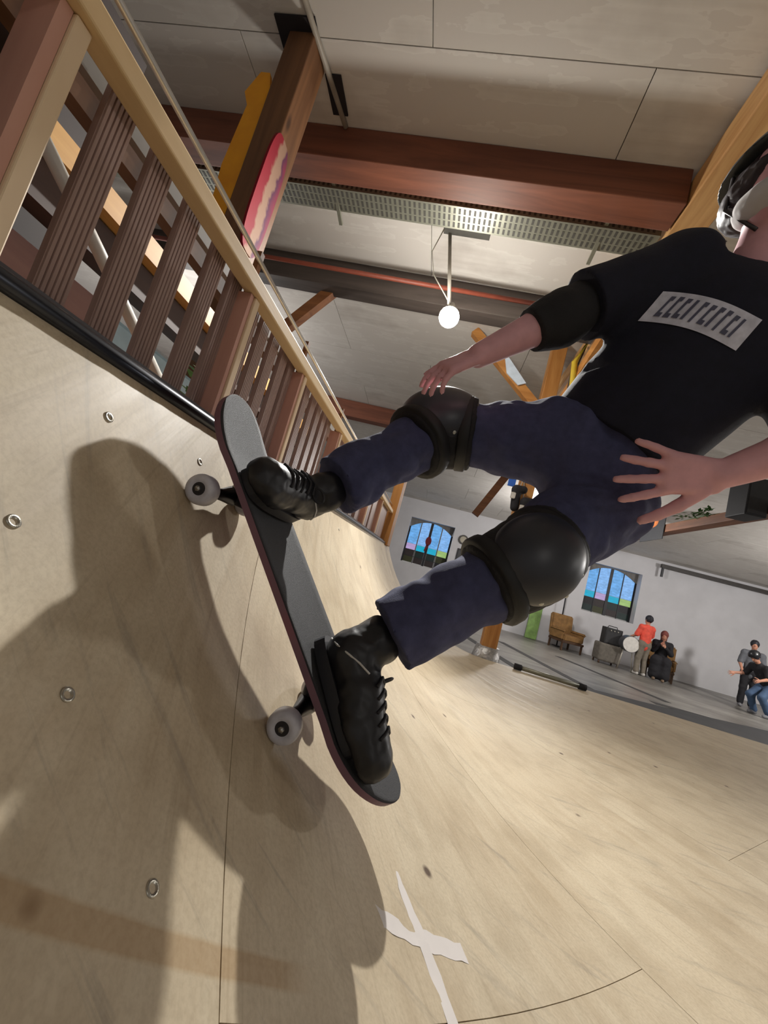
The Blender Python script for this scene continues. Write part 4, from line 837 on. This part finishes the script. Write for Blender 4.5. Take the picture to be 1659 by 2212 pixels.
# ---- people at the back of the hall
def figure(label, J, cols, vox=0.011, hairlen=0.0, dress=False, helmet=None, sleeve=0.45, s=1.0, faced=V(0, -1, 0)):
    pts = list(J.values()); base = (J['anL']+J['anR'])/2; base = V(base[0], base[1], -1.2)
    root = thing('person', label, 'person', base); up = unit(J['head']-J['neck']); fc = unit(faced-up*(faced@up)); tr = unit(J['neck']-(J['hipL']+J['hipR'])/2); pel = (J['hipL']+J['hipR'])/2; ch = pel+(J['neck']-pel)*0.7
    S = sdf_for(pts, 0.25, vox); head(S, J['head'], up, fc, 1.08*s); S.cap(J['neck']-tr*0.05, J['head']-up*0.06, 0.058*s, 0.05*s, 0.03)
    S.cap(pel, ch, 0.10*s, 0.12*s, 0.04, (fc, 1.3)); S.cap(J['shL'], J['shR'], 0.06*s, 0.06*s, 0.04)
    for a in 'LR':
        S.cap(J['hip'+a], J['kn'+a], 0.075*s, 0.055*s, 0.03); S.cap(J['kn'+a], J['an'+a], 0.052*s, 0.038*s, 0.03)
        S.cap(J['sh'+a], J['el'+a], 0.05*s, 0.042*s, 0.03); S.cap(J['el'+a], J['wr'+a], 0.042*s, 0.03*s, 0.02)
        hand(S, J['wr'+a], J['wr'+a]-J['el'+a], np.cross(J['wr'+a]-J['el'+a], V(0.3, 0.2, 1)), 1 if a == 'L' else -1, 1.15*s)
    link('body', S.mesh('body'), plain('skin_far', (186, 132, 108), 0.6), root, smooth=True)
    S = sdf_for(pts, 0.3, vox); S.cap(pel-tr*0.04*s, ch, 0.150*s, 0.172*s, 0.05, (fc, 1.35)); S.cap(J['shL'], J['shR'], 0.088*s, 0.088*s, 0.05); S.cap(J['neck']-tr*0.08, J['neck']-tr*0.02, 0.085*s, 0.075*s, 0.03)
    for a in 'LR': S.cap(J['sh'+a], J['sh'+a]+(J['el'+a]-J['sh'+a])*min(1, sleeve*2), 0.078*s, 0.070*s, 0.03); 
    if sleeve > 0.6:
        for a in 'LR': S.cap(J['el'+a], J['el'+a]+(J['wr'+a]-J['el'+a])*0.9, 0.064*s, 0.05*s, 0.03)
    if dress:
        for a in 'LR': S.cap(J['hip'+a], J['kn'+a], 0.135*s, 0.125*s, 0.06); S.cap(J['kn'+a], J['kn'+a]+(J['an'+a]-J['kn'+a])*0.85, 0.125*s, 0.15*s, 0.08)
    link('dress' if dress else 'shirt', S.mesh('shirt', 0.010, 7), cols['shirt'], root, smooth=True)
    if not dress:
        S = sdf_for(pts, 0.25, vox); S.cap(J['hipL'], J['hipR'], 0.120*s, 0.120*s, 0.04); S.cap(pel, pel+tr*0.1, 0.12*s, 0.13*s, 0.03, (fc, 1.3))
        for a in 'LR': S.cap(J['hip'+a], J['kn'+a], 0.108*s, 0.085*s, 0.04); S.cap(J['kn'+a], J['an'+a]+(J['kn'+a]-J['an'+a])*0.05, 0.083*s, 0.072*s, 0.03)
        link('trousers', S.mesh('trousers', 0.010, 7), cols['trousers'], root, smooth=True)
    S = SDF(J['head']-0.3, J['head']+0.3, 0.009); sdv = np.cross(up, fc); S.ell(J['head']+up*0.035*s-fc*0.015*s, (up, fc, sdv), (0.115*s, 0.112*s, 0.098*s), 0.02)
    if hairlen: S.cap(J['head']-fc*0.05*s, J['head']-fc*0.05*s-up*hairlen, 0.085*s, 0.08*s, 0.04)
    S.plane_cut(J['head']+fc*0.06*s-up*0.02*s, fc-up*0.6)
    link('hair', S.mesh('hair', 0.006, 30), cols['hair'], root, smooth=True)
    if helmet:
        S = SDF(J['head']-0.3, J['head']+0.3, 0.009); S.ell(J['head']+up*0.05*s, (up, fc, sdv), (0.135*s, 0.14*s, 0.12*s), 0.02); S.plane_cut(J['head']+up*0.045*s, -up+fc*0.15); link('helmet', S.mesh('helmet'), helmet, root, smooth=True)
    for a in 'LR':
        an = J['an'+a]; S = SDF(an-0.32, an+0.32, 0.010); f2 = unit(V(fc[0], fc[1], 0)); gz = V(an[0], an[1], max(an[2]-0.09, -1.2)); S.cap(gz+V(0, 0, 0.045)-f2*0.04, gz+V(0, 0, 0.04)+f2*0.14, 0.046*s, 0.042*s, 0.02); S.cap(gz+V(0, 0, 0.05), an, 0.05*s, 0.05*s, 0.02); S.plane_cut(gz, V(0, 0, -1)); link('shoe', S.mesh('shoe'), cols['shoe'], root, smooth=True)
    return root
def stand(x, y, hgt, fc, lean=V(0, 0, 0), hands=None):
    k = hgt/1.75; z = -1.2; sd = np.cross(V(0, 0, 1), unit(fc)); c = V(x, y, z); u = V(0, 0, 1)
    P = lambda h, s_=0, f=0: c+u*h*k+sd*s_*k+unit(fc)*f*k+lean*(h/1.75)
    J = dict(head=P(1.62), neck=P(1.45), shL=P(1.38, 0.17), shR=P(1.38, -0.17), elL=P(1.10, 0.24, 0.05), elR=P(1.10, -0.24, 0.05), wrL=P(0.92, 0.20, 0.22), wrR=P(0.92, -0.20, 0.22), hipL=P(0.90, 0.09), hipR=P(0.90, -0.09), knL=P(0.50, 0.10, 0.03), knR=P(0.50, -0.10, 0.02), anL=P(0.09, 0.11), anR=P(0.09, -0.11, -0.02))
    if hands: J.update(hands(P))
    return J
bl = plain('cloth_black', (28, 27, 32), 0.85); wsh = plain('shoe_white', (200, 196, 190), 0.6)
figure('person in a bright red shirt standing with back to us under the window', stand(6.50, 13.1, 1.72, V(-0.3, 1, 0), V(0.0, 0, 0), lambda P: dict(elL=P(1.12, 0.26, 0.06), wrL=P(0.98, 0.30, 0.28), elR=P(1.16, -0.28, 0.08), wrR=P(1.15, -0.26, 0.33))),
       dict(shirt=plain('shirt_red', (226, 84, 66), 0.8), trousers=plain('trousers_khaki', (120, 112, 100), 0.85), hair=plain('hair_black', (28, 28, 36), 0.6), shoe=wsh), faced=V(-0.3, 1, 0))
def sit(x, y, fc):
    sd = np.cross(V(0, 0, 1), unit(fc)); c = V(x, y, -1.2); P = lambda h, s_=0, f=0: c+V(0, 0, h)+sd*s_+unit(fc)*f
    return dict(head=P(1.28, 0, 0.06), neck=P(1.11, 0, 0.03), shL=P(1.04, 0.17), shR=P(1.04, -0.17), elL=P(0.80, 0.22, 0.12), elR=P(0.80, -0.22, 0.14), wrL=P(0.95, 0.06, 0.28), wrR=P(1.02, -0.06, 0.26), hipL=P(0.55, 0.10, 0), hipR=P(0.55, -0.10, 0), knL=P(0.56, 0.12, 0.42), knR=P(0.56, -0.12, 0.42), anL=P(0.10, 0.11, 0.45), anR=P(0.10, -0.11, 0.42))
figure('person in a long black dress sitting beside the red-shirted person', sit(7.12, 13.35, V(-0.45, -1, 0)), dict(shirt=bl, hair=plain('hair_auburn', (118, 58, 50), 0.6), shoe=plain('shoe_brown', (120, 100, 80), 0.6)), hairlen=0.20, dress=True, sleeve=0.9, faced=V(-0.45, -1, 0))
def crouch(x, y, fc):
    sd = np.cross(V(0, 0, 1), unit(fc)); c = V(x, y, -1.2); P = lambda h, s_=0, f=0: c+V(0, 0, h)+sd*s_+unit(fc)*f
    return dict(head=P(1.36, 0, 0.42), neck=P(1.22, 0, 0.30), shL=P(1.14, 0.18, 0.24), shR=P(1.14, -0.18, 0.24), elL=P(0.92, 0.28, 0.30), elR=P(0.92, -0.30, 0.28), wrL=P(0.84, 0.30, 0.55), wrR=P(0.86, -0.34, 0.52), hipL=P(0.74, 0.09, -0.05), hipR=P(0.74, -0.09, -0.05), knL=P(0.46, 0.14, 0.24), knR=P(0.46, -0.16, 0.22), anL=P(0.10, 0.16, 0.0), anR=P(0.10, -0.18, 0.02))
figure('crouching person in black helmet, black shirt and blue jeans at right', crouch(8.62, 11.55, V(-1, -0.25, 0)), dict(shirt=bl, trousers=plain('jeans_blue', (66, 88, 118), 0.85), hair=plain('hair_black', (28, 28, 36), 0.6), shoe=plain('shoe_grey', (120, 120, 124), 0.6)), helmet=plain('helmet_far', (24, 24, 28), 0.3), faced=V(-1, -0.3, -0.25))
figure('person with dark hair standing behind the crouching person', stand(9.05, 12.7, 1.82, V(-0.5, -1, 0)), dict(shirt=plain('shirt_grey', (96, 98, 104), 0.85), trousers=bl, hair=plain('hair_black', (28, 28, 36), 0.6), shoe=plain('shoe_grey', (0, 0, 0))), faced=V(-0.5, -1, 0))

# ================================================================== THINGS AT THE BACK WALL
uph = plain('upholstery_tan', (132, 98, 56), 0.8, var=0.25, scale=8); legw = wood('leg_brown', (60, 40, 26), (92, 64, 42), 2)
def armchair(label, c, ang, w, h, group=None):
    ca, sa = math.cos(ang), math.sin(ang); f = V(-sa*-1*-1, -ca, 0); f = unit(V(sa, -ca, 0)); s_ = V(ca, sa, 0); u = V(0, 0, 1)
    root = thing('armchair', label, 'armchair', V(c[0], c[1], -1.2)); C0 = V(c[0], c[1], -1.2)
    def part(name, dx, dy, dz, hx, hy, hz, m, bev=0.03, tilt=0):
        ax = (s_, unit(f*math.cos(tilt)-u*math.sin(tilt)), unit(u*math.cos(tilt)+f*math.sin(tilt)))
        bm = bmesh.new(); obox(bm, C0+s_*dx+f*dy+u*dz, ax, (hx, hy, hz)); bmesh.ops.bevel(bm, geom=bm.edges[:], offset=bev, segments=3, affect='EDGES'); return bm_obj(name, bm, m, root)
    part('seat', 0, 0.02, 0.40, w/2-0.08, 0.30, 0.09, uph); part('seat_frame', 0, 0.02, 0.285, w/2-0.03, 0.32, 0.035, legw, 0.01)
    part('backrest', 0, -0.32, 0.40+(h-0.40)/2, w/2-0.02, 0.07, (h-0.36)/2, uph, 0.04, -0.12)
    for q in (-1, 1):
        part('armrest', q*(w/2-0.05), 0.03, 0.60, 0.055, 0.31, 0.045, uph, 0.035); part('arm_panel', q*(w/2-0.05), 0.0, 0.46, 0.035, 0.28, 0.13, uph, 0.02)
        for q2 in (-1, 1): part('leg', q*(w/2-0.07), 0.02+q2*0.27, 0.125, 0.026, 0.026, 0.125, legw, 0.006)
    return root
armchair('tan brown upholstered armchair standing empty by the back wall', (4.72, 14.15), 0.45, 0.92, 1.05)
armchair('tan brown armchair under the seated person in black', (7.28, 13.62), -0.42, 0.78, 1.0)
pl_ = thing('standing_pole', 'thin black pole standing behind the empty armchair', 'pole', V(4.68, 14.75, -1.2)); tubeobj('shaft', [(4.68, 14.75, -1.19), (4.60, 14.75, 1.75)], 0.022, fr_m, pl_, 8); bm = bmesh.new(); lathe(bm, (4.68, 14.75, -1.2), (0, 0, 1), [(0, 0.16), (0.025, 0.15), (0.03, 0.0)], 20); bm_obj('base', bm, fr_m, pl_)
bm = bmesh.new(); obox(bm, V(3.78, 14.66, -0.62), (V(1, 0, 0), unit(V(0, 1, -0.2)), unit(V(0.06, 0.2, 1))), (0.19, 0.02, 0.58)); bmesh.ops.bevel(bm, geom=bm.edges[:], offset=0.008, segments=2, affect='EDGES')
tag(bm_obj('green_board', bm, plain('green_paint', (108, 140, 70), 0.6, var=0.25, scale=6)), 'tall green board leaning on the back wall beside the armchair', 'board')
st = thing('footstool', 'grey upholstered block on the floor beside the red-shirted person', 'footstool', V(5.72, 13.5, -1.2)); boxobj('cushion', (5.40, 13.25, -1.12), (6.05, 13.75, -0.60), plain('grey_fabric', (104, 98, 90), 0.85, var=0.2), st, 0.05)
for x in (5.46, 5.99):
    for y in (13.3, 13.7): tubeobj('leg', [(x, y, -1.2), (x, y, -1.11)], 0.025, legw, st, 8)
am = thing('amplifier', 'black amplifier box on top of the grey block', 'amplifier', V(5.74, 13.52, -0.6)); boxobj('cabinet', (5.52, 13.36, -0.599), (6.0, 13.68, -0.12), plain('amp_black', (32, 32, 34), 0.6), am, 0.015)
boxobj('grille', (5.55, 13.352, -0.56), (5.97, 13.362, -0.24), plain('amp_grille', (52, 52, 54), 0.8), am); tubeobj('handle', [(5.62, 13.52, -0.12), (5.64, 13.52, -0.07), (5.88, 13.52, -0.07), (5.90, 13.52, -0.12)], 0.012, bl, am, 8)
for k in range(3):
    bm = bmesh.new(); lathe(bm, (5.66+0.1*k, 13.352, -0.19), (0, -1, 0), [(0, 0.018), (0.016, 0.015), (0.016, 0.0)], 10); bm_obj('knob', bm, steel, am)
dr = thing('drum', 'round drum with white head standing between the block and the red-shirted person', 'drum', V(6.05, 12.9, -1.2))
bm = bmesh.new(); lathe(bm, (6.12, 13.02, -0.42), (0, 1, 0), [(0, 0.22), (0.0, 0.235), (0.26, 0.235), (0.26, 0.22)], 28); bm_obj('shell', bm, plain('drum_shell', (70, 70, 74), 0.4), dr, smooth=False)
bm = bmesh.new(); lathe(bm, (6.12, 13.015, -0.42), (0, 1, 0), [(0, 0.0), (0, 0.22), (0.01, 0.222)], 28); bm_obj('drum_head', bm, plain('drum_head', (214, 210, 204), 0.6), dr)
for dx in (-0.2, 0.2): tubeobj('leg', [(6.12+dx*0.6, 13.15, -0.58), (6.12+dx, 13.15, -1.2)], 0.014, steel, dr, 8)
ck = thing('wall_clock', 'round pale clock with dark rim on the back wall', 'clock', V(1.02, YB-0.03, 1.0)); cc = onY(1001, 1166, YB)
bm = bmesh.new(); lathe(bm, cc, (0, -1, 0), [(0, 0.175), (0.05, 0.17), (0.05, 0.125), (0.03, 0.12)], 28); bm_obj('rim', bm, plain('clock_rim', (70, 66, 62), 0.5), ck)
bm = bmesh.new(); lathe(bm, cc, (0, -1, 0), [(0, 0.13), (0.032, 0.13), (0.032, 0.0)], 28); bm_obj('dial', bm, plain('clock_dial', (176, 168, 150), 0.6), ck)
pa = onY(975, 1240, YB); pb = onY(1012, 1190, YB)
pc = thing('framed_picture', 'dark framed picture hanging below the round clock', 'picture', V((pa[0]+pb[0])/2, YB-0.02, pa[2])); boxobj('frame', (pa[0], YB-0.03, pa[2]), (pb[0], YB-0.001, pb[2]), fr_m, pc); boxobj('print', (pa[0]+0.04, YB-0.034, pa[2]+0.04), (pb[0]-0.04, YB-0.028, pb[2]-0.04), plain('picture_print', (62, 62, 64), 0.5, var=0.35, scale=3), pc)
# dark track high on the back wall, poster, greenery, loudspeaker on the far beam
tk = thing('ceiling_track', 'long dark steel track along the top of the back wall', 'track', V(10.0, 14.8, 2.3)); barobj('rail', (7.40, 14.8, 2.32), (14.8, 14.8, 2.32), 0.10, 0.12, plain('track_steel', (66, 62, 60), 0.6), tk); barobj('drop_bracket', (7.46, 14.8, 2.34), (7.46, 14.8, 1.95), 0.06, 0.06, fr_m, tk, (1, 0, 0))
po = thing('hanging_poster', 'black poster with an orange patch hanging on the far brown beam', 'poster', V(4.74, 10.4, 2.1)); boxobj('sheet', (4.775, 9.75, 2.12), (4.79, 10.75, 2.72), plain('poster_black', (34, 36, 42), 0.7), po); bm = bmesh.new(); prism(bm, [V(4.772, 10.22+0.20*math.cos(t*math.pi/6), 2.55+0.12*math.sin(t*math.pi/6)) for t in range(12)], V(0.004, 0, 0)); bm_obj('orange_patch', bm, plain('poster_orange', (198, 110, 44), 0.7, var=0.4, scale=8), po)
bm = bmesh.new()
for t in range(70):
    a = random.uniform(0, 6.28); c = V(4.72+random.uniform(-0.08, 0.06), 8.65+random.uniform(-0.5, 0.5), 2.47+random.uniform(-0.02, 0.10)); tip = c+V(0.12*math.cos(a), 0.12*math.sin(a), random.uniform(-0.05, 0.06)); s_ = V(-math.sin(a), math.cos(a), 0)*0.03
    bm.faces.new([bm.verts.new(tuple(p)) for p in (c, c+(tip-c)*0.5+s_, tip, c+(tip-c)*0.5-s_)])
tube(bm, [(4.86, 8.1, 2.475), (4.84, 8.65, 2.49), (4.86, 9.2, 2.475)], 0.014, 6)
o = bm_obj('leafy_garland', bm, plain('garland_green', (58, 96, 40), 0.6)); tag(o, 'green leafy garland lying on the far brown beam', 'garland'); o['kind'] = 'stuff'
sp_ = thing('loudspeaker', 'black loudspeaker hanging on the far brown beam at the right edge', 'loudspeaker', V(4.65, 7.1, 2.2)); boxobj('cabinet', (4.48, 6.9, 2.20), (4.795, 7.35, 2.82), plain('speaker_black', (24, 24, 30), 0.6), sp_, 0.015); boxobj('grille', (4.50, 6.893, 2.23), (4.775, 6.90, 2.79), plain('amp_grille', (0, 0, 0)), sp_); boxobj('bracket', (4.79, 7.05, 2.40), (4.80, 7.2, 2.6), fr_m, sp_)
# shoes hung on the post, bar lying at the ramp end
hs = thing('hanging_shoes', 'pair of black shoes with white trim hanging from the orange post', 'shoes', V(0.72, 4.5, 0.85))
for k, (dx, dz) in enumerate(((-0.04, 1.02), (0.07, 0.90))):
    S = SDF(V(0.4, 4.2, 0.6), V(1.1, 4.75, 1.4), 0.009); c = V(0.72+dx, 4.48-0.03*k, dz); S.cap(c+V(0, 0, 0.10), c-V(-0.02, 0, 0.10), 0.050, 0.045, 0.02); S.cap(c+V(0, 0, 0.09), c+V(0.07, 0, 0.11), 0.048, 0.045, 0.02); sh = link('shoe', S.mesh('shoe'), bl, hs, smooth=True)
    boxobj('trim', c+V(-0.055, -0.056, -0.02), c+V(-0.005, -0.046, 0.05), wsh, sh, 0.01)
tubeobj('lace', [(0.70, 4.5, 1.10), (0.74, 4.57, 1.30), (0.78, 4.5, 1.0)], 0.006, wsh, hs, 6)
o = boxobj('blue_tag', (0.58, 4.52, 1.15), (0.66, 4.535, 1.30), plain('tag_blue', (40, 96, 190), 0.5), None, 0.004); tag(o, 'small blue tag hanging above the black shoes', 'tag')
tubeobj('tag_string', [(0.62, 4.53, 1.30), (0.72, 4.578, 1.42)], 0.004, bl, o, 6)
gb = thing('grind_bar', 'short grey metal bar with black rubber ends lying on the ramp end', 'bar', V(1.4, 4.42, ZB)); tubeobj('tube', [(1.10, 4.43, ZB+0.031), (1.70, 4.40, ZB+0.031)], 0.022, grey, gb); 
for x, y in ((1.09, 4.43), (1.71, 4.40)): tubeobj('rubber_end', [(x-0.035, y, ZB+0.0315), (x+0.035, y, ZB+0.0315)], 0.030, bl, gb)
